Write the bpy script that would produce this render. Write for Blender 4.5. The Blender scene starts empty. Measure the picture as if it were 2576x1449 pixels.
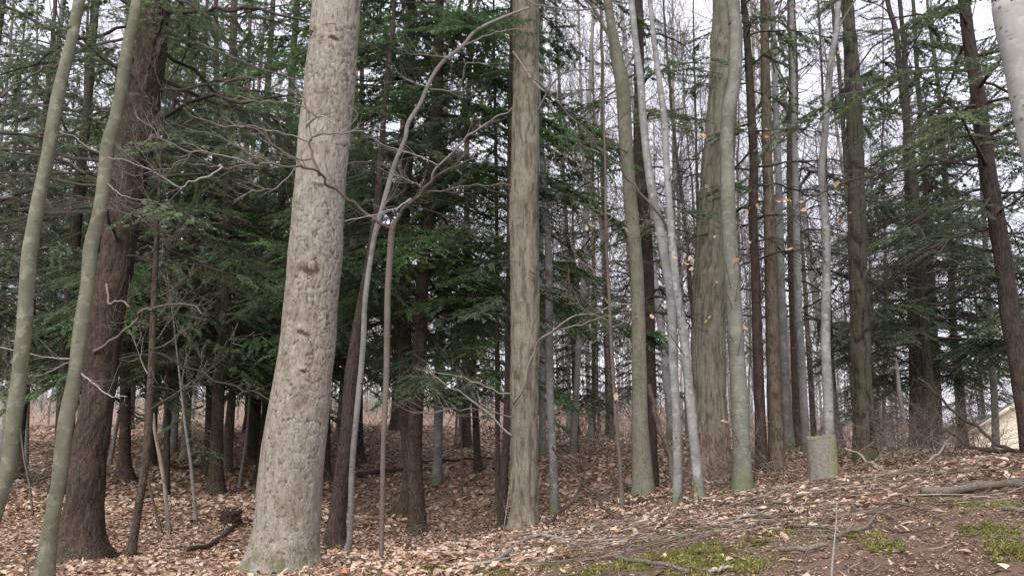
import bpy, math, random
import numpy as np
from mathutils import Vector

# ------------------------------------------------------------------ camera, sky, sun, exposure
sc = bpy.context.scene
FPX = 2022.0                      # focal length in units of a 2576 px wide frame
PITCH = math.radians(10.5)
CAM = np.array([0.0, 0.0, 1.6])
cam = bpy.data.cameras.new("camera")
cam.sensor_width = 36.0
cam.lens = FPX / 2576 * 36
cam.clip_start = 0.05
cam.clip_end = 2000
cam_o = bpy.data.objects.new("camera", cam)
sc.collection.objects.link(cam_o)
cam_o.location = CAM
cam_o.rotation_euler = (math.radians(90) + PITCH, 0, 0)
sc.camera = cam_o

SUN_EL, SUN_AZ = math.radians(42), math.radians(200)
w = bpy.data.worlds.new("World"); sc.world = w; w.use_nodes = True
nt = w.node_tree; nt.nodes.clear()
sky = nt.nodes.new("ShaderNodeTexSky"); sky.sky_type = 'NISHITA'; sky.sun_disc = False
sky.sun_elevation = SUN_EL; sky.sun_rotation = SUN_AZ; sky.air_density = 1.0; sky.dust_density = 4.0
mixs = nt.nodes.new("ShaderNodeMix"); mixs.data_type = 'RGBA'
mixs.inputs[0].default_value = 0.88
mixs.inputs[7].default_value = (5.2, 5.1, 5.8, 1)      # the closed cloud cover
bg = nt.nodes.new("ShaderNodeBackground"); bg.inputs[1].default_value = 0.12
out = nt.nodes.new("ShaderNodeOutputWorld")
nt.links.new(sky.outputs[0], mixs.inputs[6]); nt.links.new(mixs.outputs[2], bg.inputs[0]); nt.links.new(bg.outputs[0], out.inputs[0])
sun = bpy.data.lights.new("sun", 'SUN'); sun.energy = 2.4; sun.angle = math.radians(70); sun.color = (1, .97, .93)
sun_o = bpy.data.objects.new("sun", sun); sc.collection.objects.link(sun_o)
# light travels from behind the camera, high up
sun_o.rotation_euler = (math.radians(90) - SUN_EL, 0, math.radians(-20))
sc.view_settings.view_transform = 'Standard'; sc.view_settings.look = 'None'
sc.view_settings.gamma = 1.0; sc.view_settings.use_curve_mapping = False
sc.view_settings.exposure = 1.15
sc.cycles.max_bounces = 8; sc.cycles.diffuse_bounces = 5; sc.cycles.transmission_bounces = 4
COL = sc.collection
R = np.random.default_rng(7)
random.seed(7)

# ------------------------------------------------------------------ camera maths (used to survey where things stand)
cp, sp = math.cos(PITCH), math.sin(PITCH)
def W(px, py, Y):
    v = (724.5 - py) / FPX
    t = Y / (cp - v * sp)
    return np.array([t * (px - 1288) / FPX, Y, CAM[2] + t * (sp + v * cp)])
def depth(py, Y):
    v = (724.5 - py) / FPX
    return Y / (cp - v * sp)
def proj(P):
    P = np.atleast_2d(P)
    d = P - CAM
    t = d[:, 1] * cp + d[:, 2] * sp
    u = d[:, 0] / t
    v = (-d[:, 1] * sp + d[:, 2] * cp) / t
    return 1288 + u * FPX, 724.5 - v * FPX

# ------------------------------------------------------------------ mesh helpers
def mesh(name, V, Fs, mat, attr=None, smooth=True):
    """Fs: list of int arrays (n,3) or (n,4). attr: per-face float array in the same order."""
    V = np.asarray(V, dtype=np.float32)
    Fs = [np.asarray(f, dtype=np.int32) for f in Fs if len(f)]
    me = bpy.data.meshes.new(name)
    me.vertices.add(len(V)); me.vertices.foreach_set("co", V.ravel())
    loops = np.concatenate([f.ravel() for f in Fs])
    sizes = np.concatenate([np.full(len(f), f.shape[1], dtype=np.int32) for f in Fs])
    me.loops.add(len(loops)); me.loops.foreach_set("vertex_index", loops)
    me.polygons.add(len(sizes))
    me.polygons.foreach_set("loop_start", np.concatenate([[0], np.cumsum(sizes)[:-1]]).astype(np.int32))
    me.update(calc_edges=True)
    if smooth: me.polygons.foreach_set("use_smooth", np.ones(len(sizes), dtype=bool))
    if attr is not None:
        a = me.attributes.new("rnd", 'FLOAT', 'FACE'); a.data.foreach_set("value", np.asarray(attr, dtype=np.float32))
    if mat: me.materials.append(mat)
    return me
def link(name, me, parent=None, loc=(0, 0, 0)):
    o = bpy.data.objects.new(name, me); COL.objects.link(o); o.location = loc
    if parent is not None: o.parent = parent
    return o
def thing(name, label, cat, loc=(0, 0, 0), group=None):
    o = bpy.data.objects.new(name, None); COL.objects.link(o); o.location = loc
    o.empty_display_size = .2
    return tag(o, label, cat, group)
def tag(o, label, cat, group=None, kind=None):
    if label: o["label"] = label
    if cat: o["category"] = cat
    if group: o["group"] = group
    if kind: o["kind"] = kind
    return o

def smooth_line(P, n):
    """Catmull-Rom through rows of P (any width), n samples, roughly even."""
    P = np.asarray(P, float)
    if len(P) == 2:
        s = np.linspace(0, 1, n)[:, None]; return P[0] * (1 - s) + P[1] * s
    Q = np.vstack([2 * P[0] - P[1], P, 2 * P[-1] - P[-2]])
    L = np.concatenate([[0], np.cumsum(np.linalg.norm(np.diff(P[:, :3], axis=0), axis=1))])
    s = np.linspace(0, L[-1], n)
    k = np.clip(np.searchsorted(L, s, side='right') - 1, 0, len(P) - 2)
    t = ((s - L[k]) / np.maximum(L[k + 1] - L[k], 1e-9))[:, None]
    a, b, c, d = Q[k], Q[k + 1], Q[k + 2], Q[k + 3]
    return .5 * (2 * b + (c - a) * t + (2 * a - 5 * b + 4 * c - d) * t ** 2 + (3 * b - a - 3 * c + d) * t ** 3)

def noise1(n, step, amp, rng=R):
    k = max(3, int(n / step) + 3)
    c = rng.normal(0, 1, k)
    return amp * np.interp(np.linspace(0, k - 1, n), np.arange(k), c)

def tube(P, rad, n=12, rough=0.0, lobes=0.0, cap=True, rng=R):
    """one closed tube; rough = relative radial noise; lobes = root-flare lobes near row 0"""
    P = np.asarray(P, float); m = len(P)
    T = np.gradient(P, axis=0); T /= np.maximum(np.linalg.norm(T, axis=1)[:, None], 1e-9)
    main = np.abs(T.mean(0)); ref = np.array([1., 0, 0]) if main[2] > .5 else np.array([0, 0, 1.])
    if main[2] <= .5 and main[2] > .45: ref = np.array([0, 1., 0])
    A = np.cross(T, ref); A /= np.maximum(np.linalg.norm(A, axis=1)[:, None], 1e-9)
    B = np.cross(T, A)
    th = np.linspace(0, 2 * math.pi, n, endpoint=False)
    rr = np.repeat(np.asarray(rad, float)[:, None], n, 1)
    if rough:
        kz = max(3, m // 3)
        g = rng.normal(0, 1, (kz, n)); g = (g + np.roll(g, 1, 1)) * .7
        idx = np.linspace(0, kz - 1, m); i0 = np.clip(idx.astype(int), 0, kz - 2); f = (idx - i0)[:, None]
        rr = rr * (1 + rough * (g[i0] * (1 - f) + g[i0 + 1] * f))
    if np.any(lobes):
        ph = rng.uniform(0, 6.28); k = rng.integers(4, 7)
        rr = rr * (1 + np.asarray(lobes)[:, None] * (.6 * np.sin(k * th + ph) + .4 * np.sin((k - 2) * th + 2 * ph))[None])
    V = P[:, None] + rr[..., None] * (np.cos(th)[None, :, None] * A[:, None] + np.sin(th)[None, :, None] * B[:, None])
    V = V.reshape(-1, 3)
    i = np.arange(m - 1)[:, None] * n; j = np.arange(n)[None]; j2 = (j + 1) % n
    F = np.stack([i + j, i + j2, i + n + j2, i + n + j], -1).reshape(-1, 4)
    tri = []
    if cap:
        V = np.vstack([V, P[0], P[-1]]); c0, c1 = len(V) - 2, len(V) - 1
        jj = np.arange(n); tri = np.vstack([np.stack([jj * 0 + c0, (jj + 1) % n, jj], 1),
                                            np.stack([jj * 0 + c1, (m - 1) * n + jj, (m - 1) * n + (jj + 1) % n], 1)])
    return V, F, tri
def crown_mesh(wood, leaf, mw, ml):
    n0 = wood.n; a = Acc(); a.V = wood.V + leaf.V
    a.Q = wood.Q + [q + n0 for q in leaf.Q]; a.aq = wood.aq + leaf.aq
    me = a.mesh('crown', mw, smooth=False); me.materials.append(ml)
    nw = sum(len(q) for q in wood.Q); nl = sum(len(q) for q in leaf.Q)
    me.polygons.foreach_set('material_index', np.r_[np.zeros(nw, dtype=np.int32), np.ones(nl, dtype=np.int32)]); return me
class Acc:
    def __init__(s): s.V = []; s.Q = []; s.T = []; s.n = 0; s.aq = []; s.at = []
    def add(s, V, Q=(), T=(), aq=None, at=None):
        if len(Q): s.Q.append(np.asarray(Q) + s.n); s.aq.append(aq if aq is not None else np.full(len(Q), R.random()))
        if len(T): s.T.append(np.asarray(T) + s.n); s.at.append(at if at is not None else np.full(len(T), R.random()))
        s.V.append(V); s.n += len(V)
    def tube(s, *a, **k): s.add(*tube(*a, **k))
    def sticks(s, A, B, ra, rb, val=None):
        """batch of 3-sided prisms"""
        A = np.asarray(A, float); B = np.asarray(B, float); n = len(A)
        if n == 0: return
        D = B - A; L = np.linalg.norm(D, axis=1)[:, None]; D = D / np.maximum(L, 1e-9)
        ref = np.where(np.abs(D[:, 2:3]) > .8, np.array([[1., 0, 0]]), np.array([[0, 0, 1.]]))
        U = np.cross(D, ref); U /= np.maximum(np.linalg.norm(U, axis=1)[:, None], 1e-9); X = np.cross(D, U)
        ra = np.broadcast_to(ra, n)[:, None]; rb = np.broadcast_to(rb, n)[:, None]
        vs = []
        for base, r in ((A, ra), (B, rb)):
            for k in range(3):
                a = k * 2.0944; vs.append(base + r * (math.cos(a) * U + math.sin(a) * X))
        V = np.stack(vs, 1).reshape(-1, 3)
        o = np.arange(n)[:, None] * 6
        Q = np.concatenate([o + np.array([[k, (k + 1) % 3, 3 + (k + 1) % 3, 3 + k]]) for k in range(3)], 1).reshape(-1, 4)
        v = R.random(n) if val is None else np.broadcast_to(val, n)
        s.add(V, Q, aq=np.repeat(v, 3))
    def diamonds(s, P, D, Wd, val):
        """leaf shaped quads: base P, vector D to tip, half-width vector Wd"""
        n = len(P)
        if n == 0: return
        V = np.stack([P, P + D * .45 + Wd, P + D, P + D * .45 - Wd], 1).reshape(-1, 3)
        s.add(V, np.arange(4 * n).reshape(-1, 4), aq=np.broadcast_to(val, n))
    def mesh(s, name, mat, smooth=True):
        Fs, at = [], []
        if s.Q: Fs.append(np.vstack(s.Q)); at += s.aq
        if s.T: Fs.append(np.vstack(s.T)); at += s.at
        return mesh(name, np.vstack(s.V), Fs, mat, np.concatenate(at), smooth)

# ------------------------------------------------------------------ materials
class NT:
    def __init__(s, name):
        s.m = bpy.data.materials.new(name); s.m.use_nodes = True; s.t = s.m.node_tree; s.t.nodes.clear()
        s.out = s.n("OutputMaterial"); s.m.cycles.displacement_method = 'BUMP'
    def n(s, typ, **k):
        x = s.t.nodes.new("ShaderNode" + typ)
        for a, b in k.items(): setattr(x, a, b)
        return x
    def l(s, a, b): s.t.links.new(a, b)
    def setin(s, node, **k):
        for a, b in k.items():
            i = node.inputs[a.replace('_', ' ')]
            if hasattr(b, 'node'): s.l(b, i)
            else: i.default_value = b
        return node
    def mix(s, f, a, b, mode='MIX'):
        x = s.n("Mix", data_type='RGBA', blend_type=mode)
        for i, v in ((0, f), (6, a), (7, b)):
            if hasattr(v, 'node'): s.l(v, x.inputs[i])
            else: x.inputs[i].default_value = v if i == 0 else (*v, 1)[:4]
        return x.outputs[2]
    def ramp(s, f, *st):
        x = s.n("ValToRGB"); e = x.color_ramp.elements
        while len(e) < len(st): e.new(.5)
        for i, (p, c) in enumerate(st):
            e[i].position = p; e[i].color = (*c, 1) if isinstance(c, tuple) else (c, c, c, 1)
        s.l(f, x.inputs[0]); return x.outputs[0]
    def math(s, op, a, b=0.0, clamp=False):
        x = s.n("Math", operation=op, use_clamp=clamp)
        for i, v in ((0, a), (1, b)):
            if hasattr(v, 'node'): s.l(v, x.inputs[i])
            else: x.inputs[i].default_value = v
        return x.outputs[0]
    def coords(s, sc_=(1, 1, 1), rnd=True):
        tc = s.n("TexCoord"); mp = s.n("Mapping"); mp.inputs['Scale'].default_value = sc_
        src = tc.outputs['Object']
        if rnd:
            oi = s.n("ObjectInfo"); cx = s.n("CombineXYZ"); r = s.math('MULTIPLY', oi.outputs['Random'], 37.0)
            for i in range(3): s.l(r, cx.inputs[i])
            s.l(cx.outputs[0], mp.inputs['Location'])
        s.l(src, mp.inputs['Vector']); return mp.outputs[0]
    def noise(s, v, scale=1, detail=3, rough=.55):
        x = s.n("TexNoise"); s.l(v, x.inputs['Vector']); s.setin(x, Scale=scale, Detail=detail, Roughness=rough); return x.outputs['Fac']
    def vor(s, v, scale, feature='F1', rand=1.0):
        x = s.n("TexVoronoi", feature=feature); s.l(v, x.inputs['Vector']); x.inputs['Scale'].default_value = scale
        x.inputs['Randomness'].default_value = rand; return x
    def finish(s, col, rough=.85, bump=None, strength=.5, dist=.01, spec=.2, trans=0.0):
        b = s.n("BsdfPrincipled"); s.l(col, b.inputs['Base Color'])
        if hasattr(rough, 'node'): s.l(rough, b.inputs['Roughness'])
        else: b.inputs['Roughness'].default_value = rough
        b.inputs['Specular IOR Level'].default_value = spec
        if bump is not None:
            bp = s.n("Bump"); bp.inputs['Strength'].default_value = strength; bp.inputs['Distance'].default_value = dist
            s.l(bump, bp.inputs['Height']); s.l(bp.outputs[0], b.inputs['Normal'])
        sh = b.outputs[0]
        if trans:
            tr = s.n("BsdfTranslucent"); s.l(col, tr.inputs[0]); mx = s.n("MixShader"); mx.inputs[0].default_value = trans
            s.l(sh, mx.inputs[1]); s.l(tr.outputs[0], mx.inputs[2]); sh = mx.outputs[0]
        s.l(sh, s.out.inputs[0]); return s.m

def bark(name, c1, c2, crack, sxy=30, sz=6, width=.12, bump=.6, dist=.012, patch=None, patch_amt=.5, moss=0.0, speck=None, crk=.8, ticks=False, relief=0.0):
    """furrowed or plated bark: cells stretched along the stem, cracks between them"""
    t = NT(name)
    v = t.coords((1, 1, 1))
    big = t.noise(v, 1.7, 3)
    mp = t.n("Mapping"); mp.inputs['Scale'].default_value = (sxy, sxy, sz)
    wob = t.n("TexNoise"); t.l(v, wob.inputs['Vector']); t.setin(wob, Scale=9.0, Detail=2.0)
    ad = t.n("VectorMath", operation='MULTIPLY_ADD'); t.l(wob.outputs['Color'], ad.inputs[0]); ad.inputs[1].default_value = (.05, .05, .05); t.l(v, ad.inputs[2])
    t.l(ad.outputs[0], mp.inputs['Vector'])
    n1 = t.noise(mp.outputs[0], .8, 2, .5)
    ridge = t.math('ABSOLUTE', t.math('SUBTRACT', n1, .5))
    n2 = t.noise(mp.outputs[0], 1.9, 5, .7)
    fine = t.noise(v, 90, 4, .7)
    col = t.mix(t.ramp(big, (.35, 0.), (.65, 1.)), c1, c2)
    col = t.mix(t.ramp(n2, (.5, 0.0), (.72, .6)), col, tuple(min(1, x * 1.45) for x in c1))
    col = t.mix(t.ramp(n2, (.30, .75), (.46, 0.0)), col, crack)
    col = t.mix(t.ramp(fine, (.36, .45), (.5, 0.0)), col, crack)
    if patch:
        pn = t.noise(v, 4.5, 4, .6)
        col = t.mix(t.ramp(pn, (.53, 0.), (.62, patch_amt)), col, patch)
    edge = t.ramp(ridge, (0.0, 1.0), (width * .4, 0.0))
    gate = t.ramp(t.noise(v, 9.0, 3), (.36, .2), (.52, 1.0))
    ck = t.math('MULTIPLY', edge, gate)
    col = t.mix(t.math('MULTIPLY', ck, crk), col, crack)
    if ticks:
        m3 = t.n("Mapping"); m3.inputs['Scale'].default_value = (34, 34, 17); t.l(v, m3.inputs['Vector'])
        tk = t.noise(m3.outputs[0], 1.0, 3, .6)
        col = t.mix(t.ramp(tk, (.585, 0.), (.64, .85)), col, crack)
        m4 = t.n("Mapping"); m4.inputs['Scale'].default_value = (22, 22, 6); t.l(v, m4.inputs['Vector'])
        col = t.mix(t.ramp(t.noise(m4.outputs[0], 1.0, 4, .7), (.48, 0.), (.70, .45)), col, (.34, .315, .27))
    if speck:
        sn = t.noise(v, 34, 3, .6)
        col = t.mix(t.ramp(sn, (.60, .0), (.68, .7)), col, speck)
    if relief:
        ra = t.n("Attribute", attribute_name="relief")
        col = t.mix(t.ramp(ra.outputs['Fac'], (.05, relief), (.42, 0.)), col, crack)
    if moss:
        tc = t.n("TexCoord"); sx = t.n("SeparateXYZ"); t.l(tc.outputs['Object'], sx.inputs[0])
        h = t.math('DIVIDE', sx.outputs[2], moss)
        mn = t.math('SUBTRACT', t.math('MULTIPLY', t.noise(v, 7, 4, .7), 1.7), h)
        col = t.mix(t.ramp(mn, (.55, 0.), (.85, .8)), col, (.075, .085, .03))
    hgt = t.math('SUBTRACT', t.math('ADD', n2, t.math('MULTIPLY', fine, .15)), t.math('MULTIPLY', ck, crk * .9))
    return t.finish(col, .9, hgt, bump, dist)

def smooth_bark(name, c1, c2, lich, mark=(.08, .075, .06), moss=0.0, bandz=14, blot=.5):
    """thin grey bark with blotches, lichen, cross rings and small dark eyes"""
    t = NT(name); v = t.coords()
    big = t.noise(v, 3.0, 4, .6)
    col = t.mix(t.ramp(big, (.36, 0.), (.62, 1.)), c1, c2)
    ln = t.noise(v, 13, 5, .7)
    col = t.mix(t.ramp(ln, (.52, 0.), (.62, blot)), col, lich)
    mp = t.n("Mapping"); mp.inputs['Scale'].default_value = (5, 5, bandz * 4); t.l(v, mp.inputs['Vector'])
    rings = t.noise(mp.outputs[0], 1.0, 3, .6)
    col = t.mix(t.ramp(rings, (.30, .45), (.42, 0.)), col, mark)
    mp2 = t.n("Mapping"); mp2.inputs['Scale'].default_value = (9, 9, 14); t.l(v, mp2.inputs['Vector'])
    eye = t.vor(mp2.outputs[0], 1.0).outputs['Distance']
    col = t.mix(t.ramp(eye, (.11, .9), (.19, 0.)), col, mark)
    if moss:
        tc = t.n("TexCoord"); sx = t.n("SeparateXYZ"); t.l(tc.outputs['Object'], sx.inputs[0])
        h = t.math('DIVIDE', sx.outputs[2], moss)
        mn = t.math('SUBTRACT', t.math('MULTIPLY', t.noise(v, 8, 4, .7), 2.2), h)
        col = t.mix(t.ramp(mn, (.3, 0.), (.9, .8)), col, (.10, .12, .05))
    hgt = t.math('ADD', t.math('MULTIPLY', ln, .5), t.math('MULTIPLY', rings, .8))
    return t.finish(col, .8, hgt, .35, .006)

def leafy(name, stops, trans=.3, rough=.7, spec=.2, noise=True, big=0.0):
    """colour picked per leaf"""
    t = NT(name); a = t.n("Attribute", attribute_name="rnd")
    f = a.outputs['Fac']
    if big:
        oi = t.n("ObjectInfo"); v = t.coords(rnd=False)
        nz = t.math('MULTIPLY', t.math('SUBTRACT', t.noise(v, .8, 3), .5), big)
        f = t.math('ADD', t.math('ADD', f, nz), t.math('MULTIPLY', t.math('SUBTRACT', oi.outputs['Random'], .5), .25), True)
    return t.finish(t.ramp(f, *stops), rough, None, spec=spec, trans=trans)

M = {}
M['hickory'] = bark('flaky_hickory_bark', (.25, .232, .198), (.195, .178, .148), (.085, .066, .052), 30, 8, .3, .7, .01, (.15, .11, .085), .6, 1.0, speck=(.125, .095, .075), crk=.3, ticks=True, relief=1.0)
M['hickory2'] = bark('grey_tan_bark', (.15, .125, .09), (.115, .095, .068), (.04, .03, .022), 34, 5, .16, .8, .014, (.08, .052, .037), .6, .3)
M['hickory2r'] = bark('peeling_grey_tan_bark', (.195, .178, .138), (.15, .138, .105), (.05, .04, .03), 34, 4, .16, .6, .01, (.10, .085, .06), .6, .3, crk=.3, relief=.65)
M['hemlock'] = bark('brown_hemlock_bark', (.072, .051, .04), (.088, .068, .053), (.022, .016, .013), 36, 9, .2, .9, .014, (.05, .055, .035), .5, .35)
M['hemlockbig'] = bark('plated_hemlock_bark', (.056, .040, .031), (.072, .055, .043), (.018, .013, .011), 36, 9, .2, .7, .012, (.05, .055, .035), .5, .35, relief=.6)
M['hemlock_red'] = bark('reddish_hemlock_bark', (.062, .044, .036), (.048, .037, .031), (.018, .013, .011), 34, 7, .2, .9, .012, (.05, .05, .035), .4, .4)
M['dark'] = bark('dark_furrowed_bark', (.045, .04, .032), (.062, .056, .044), (.014, .011, .009), 34, 3.2, .25, 1., .018, (.045, .052, .03), .5, .5)
M['darkbig'] = bark('deep_furrowed_dark_bark', (.072, .062, .048), (.088, .078, .058), (.012, .010, .008), 30, 2.6, .25, .7, .012, (.055, .06, .032), .5, .5, crk=.4, relief=.85)
M['oak'] = bark('olive_ridged_bark', (.19, .178, .145), (.155, .148, .118), (.055, .045, .03), 46, 2.0, .3, .7, .012, (.125, .125, .07), .5, .0, crk=.3, relief=.7)
M['greenoak'] = bark('green_grey_bark', (.125, .12, .088), (.155, .15, .12), (.06, .055, .038), 60, 8, .12, .4, .006, (.09, .10, .06), .6, .6)
M['beech'] = smooth_bark('green_grey_beech_bark', (.088, .086, .056), (.135, .131, .095), (.215, .22, .175), moss=0.0)
M['beech2'] = smooth_bark('mossy_grey_beech_bark', (.10, .102, .08), (.155, .155, .13), (.24, .245, .22), moss=.5)
M['pale'] = smooth_bark('pale_grey_bark', (.125, .125, .118), (.195, .193, .188), (.29, .29, .285), moss=.35, blot=.7)
M['birch'] = smooth_bark('pale_birch_bark', (.20, .195, .18), (.265, .26, .24), (.33, .325, .305), mark=(.10, .085, .07), bandz=5, blot=.6)
M['greyfar'] = smooth_bark('grey_trunk_bark', (.13, .125, .11), (.19, .18, .165), (.25, .25, .235))
M['brownfar'] = bark('brown_trunk_bark', (.115, .09, .07), (.16, .135, .11), (.04, .03, .025), 30, 5, .2, .6)
M['tanfar'] = bark('tan_trunk_bark', (.24, .20, .165), (.29, .26, .225), (.09, .07, .055), 30, 5, .16, .6)
M['sap'] = smooth_bark('brown_sapling_bark', (.075, .058, .05), (.105, .084, .072), (.15, .13, .112), blot=.3)
M['twig'] = leafy('twig_wood', ((0., (.075, .062, .052)), (.6, (.125, .105, .09)), (1., (.20, .175, .155))), 0, .85)
M['twigpale'] = leafy('pale_twig_wood', ((0., (.115, .098, .085)), (.6, (.17, .15, .135)), (1., (.26, .24, .22))), 0, .8)
M['twigdark'] = leafy('dark_twig_wood', ((0., (.035, .028, .026)), (.7, (.065, .054, .048)), (1., (.11, .092, .082))), 0, .9)
M['twiglit'] = leafy('litter_twig_wood', ((0., (.06, .045, .035)), (.6, (.15, .115, .09)), (.9, (.24, .20, .165)), (1., (.36, .32, .28))), 0, .85)
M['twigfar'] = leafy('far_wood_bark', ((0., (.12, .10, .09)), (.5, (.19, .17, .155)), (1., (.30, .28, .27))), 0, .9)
M['fallen'] = bark('weathered_branch_bark', (.155, .135, .11), (.105, .09, .07), (.06, .045, .035), 40, 20, .12, .5, .006, (.13, .13, .08), .6)
M['fallenpale'] = bark('bleached_branch_bark', (.27, .24, .205), (.20, .175, .15), (.10, .08, .06), 40, 20, .10, .5, .005)
M['fallendark'] = bark('wet_dark_branch_bark', (.055, .042, .034), (.085, .066, .052), (.018, .014, .011), 40, 20, .14, .6, .006, (.07, .075, .04), .4)
M['needles'] = leafy('hemlock_needles', ((0., (.078, .10, .072)), (.4, (.12, .165, .10)), (.75, (.155, .22, .115)), (1., (.205, .28, .125))), .45, .75, .15, big=.8)
M['needlesbright'] = leafy('bright_hemlock_needles', ((0., (.08, .13, .07)), (.4, (.125, .22, .095)), (.75, (.17, .30, .11)), (1., (.23, .38, .125))), .45, .75, .15, big=.8)
M['needlesolive'] = leafy('olive_hemlock_needles', ((0., (.045, .055, .035)), (.5, (.08, .10, .055)), (1., (.15, .17, .08))), .45, .75, .15, big=.8)
M['dryleaf'] = leafy('dry_beech_leaf', ((0., (.44, .29, .15)), (.5, (.52, .40, .24)), (1., (.36, .20, .10))), .4, .6)
M['litter'] = leafy('dead_leaves', ((0., (.055, .034, .024)), (.2, (.15, .09, .062)), (.40, (.31, .205, .145)), (.66, (.44, .325, .245)), (.90, (.60, .49, .395)), (1., (.38, .18, .09))), .12, .75)
M['mossm'] = leafy('moss_green', ((0., (.06, .06, .02)), (.45, (.13, .135, .035)), (.8, (.20, .20, .055)), (1., (.28, .27, .10))), .25, .9)

# ------------------------------------------------------------------ terrain
CTRL = []   # (x, y, z)
def ctrl(px, py, Y): CTRL.append(W(px, py, Y))
for a in [(705, 1449, 7), (195, 1428, 9), (328, 1405, 8.5), (580, 1333, 10), (425, 1335, 10.5), (492, 1305, 11),
          (844, 1387, 9), (959, 1425, 6.6), (1020, 1300, 13), (1048, 1345, 12), (1101, 1220, 17), (312, 1212, 15), (522, 1202, 17),
          (420, 1255, 14), (1440, 1167, 17), (1365, 1152, 16), (1788, 1203, 11), (1868, 1237, 9.5), (1955, 1192, 11),
          (1987, 1140, 14), (2074, 1212, 8.8), (2177, 1164, 11), (2347, 1135, 15), (2610, 1172, 9), (1705, 1292, 8.5),
          (1760, 1268, 8.3), (1618, 1258, 9.5), (1640, 1247, 11.5), (1318, 1338, 9.5), (1395, 1302, 11), (1161, 1252, 13),
          (2300, 1449, 3.9), (1700, 1449, 4.3), (2300, 1310, 5), (2300, 1218, 6.8), (2300, 1185, 9), (2550, 1152, 7), (2550, 1300, 4.8),
          (2550, 1449, 3.7), (1700, 1345, 5.8), (1300, 1449, 5), (1300, 1375, 7), (1000, 1449, 6.0), (1000, 1402, 7.3),
          (300, 1449, 6.8), (-50, 1449, 6.8), (1950, 1300, 6.2), (1950, 1400, 4.6), (1080, 1330, 14.5), (700, 1260, 13), (50, 1290, 12),
          (50, 1180, 18), (640, 1168, 20), (1500, 1215, 13),
          (0, 1100, 26), (600, 1095, 26), (1100, 1105, 26), (1500, 1100, 25), (2000, 1112, 25),
          (0, 1045, 50), (600, 1045, 50), (1100, 1045, 50), (1500, 1030, 50), (2000, 1092, 50),
          (0, 1005, 110), (1100, 1010, 110), (1500, 1010, 110), (2500, 1080, 110)]: ctrl(*a)
for x, y, z in [(14, 25, .3), (20, 35, -.7), (24, 60, -.4), (30, 20, .6), (-4, 2, .25), (0, 2, .3), (4, 2, .35), (2.5, 3, .62), (-4, 4.6, .42), (-12, 3, .3), (12, 3, .9),
                (-25, 12, .6), (0, -2, 0), (-10, -2, 0), (10, -2, 0), (0, -15, 0), (-30, -15, 0), (30, -15, 0), (-60, 40, 2.5), (70, 60, 0), (-120, 150, 9), (120, 150, 2)]:
    CTRL.append(np.array([x, y, z]))
CTRL = np.array(CTRL)
def _k(A, B):
    d2 = ((A[:, None, :2] - B[None, :, :2]) ** 2).sum(-1); return np.sqrt(d2 + .36)
_K = _k(CTRL, CTRL) + np.eye(len(CTRL)) * -.02
_P = np.c_[np.ones(len(CTRL)), CTRL[:, :2]]
_A = np.block([[_K, _P], [_P.T, np.zeros((3, 3))]])
_w = np.linalg.solve(_A, np.r_[CTRL[:, 2], 0, 0, 0])
BUMPS = [(R.uniform(-14, 14), R.uniform(5, 26), R.normal(0, .035), R.uniform(.25, .9)) for _ in range(160)]
def G(x, y):
    x = np.atleast_1d(np.asarray(x, float)); y = np.atleast_1d(np.asarray(y, float))
    xc = np.clip(x, -150, 150); yc = np.clip(y, -20, 160)
    z = np.empty(len(x))
    for i in range(0, len(x), 20000):
        q = np.c_[xc[i:i + 20000], yc[i:i + 20000]]
        z[i:i + 20000] = _k(q, CTRL) @ _w[:-3] + _w[-3] + q @ _w[-2:]
    for bx, by, a, s in BUMPS: z = z + a * np.exp(-((x - bx) ** 2 + (y - by) ** 2) / (2 * s * s))
    z = z + .012 * np.sin(x * 5.1 + 1.3 * np.sin(y * 3.7)) + .01 * np.sin(y * 6.3 + 2 * np.sin(x * 2.9))
    return z
def g1(x, y): return float(G(x, y)[0])

SOIL = [(-500, 1600), (1150, 1500), (1330, 1440), (1420, 1388), (1600, 1345), (1850, 1330), (2150, 1318), (2300, 1252), (2580, 1200), (3200, 1150)]
def soil_mask(x, y, z):
    """1 on the bare bank at the front right"""
    px, py = proj(np.c_[x, np.maximum(y, .5), z])
    lim = np.interp(px, *zip(*SOIL))
    wob = 14 * np.sin(x * 6 + 2 * np.sin(y * 4)) + 9 * np.sin(x * 13 + y * 9)
    return np.clip((py + wob - lim) / 40 + .5, 0, 1) * (y < 8)

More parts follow.
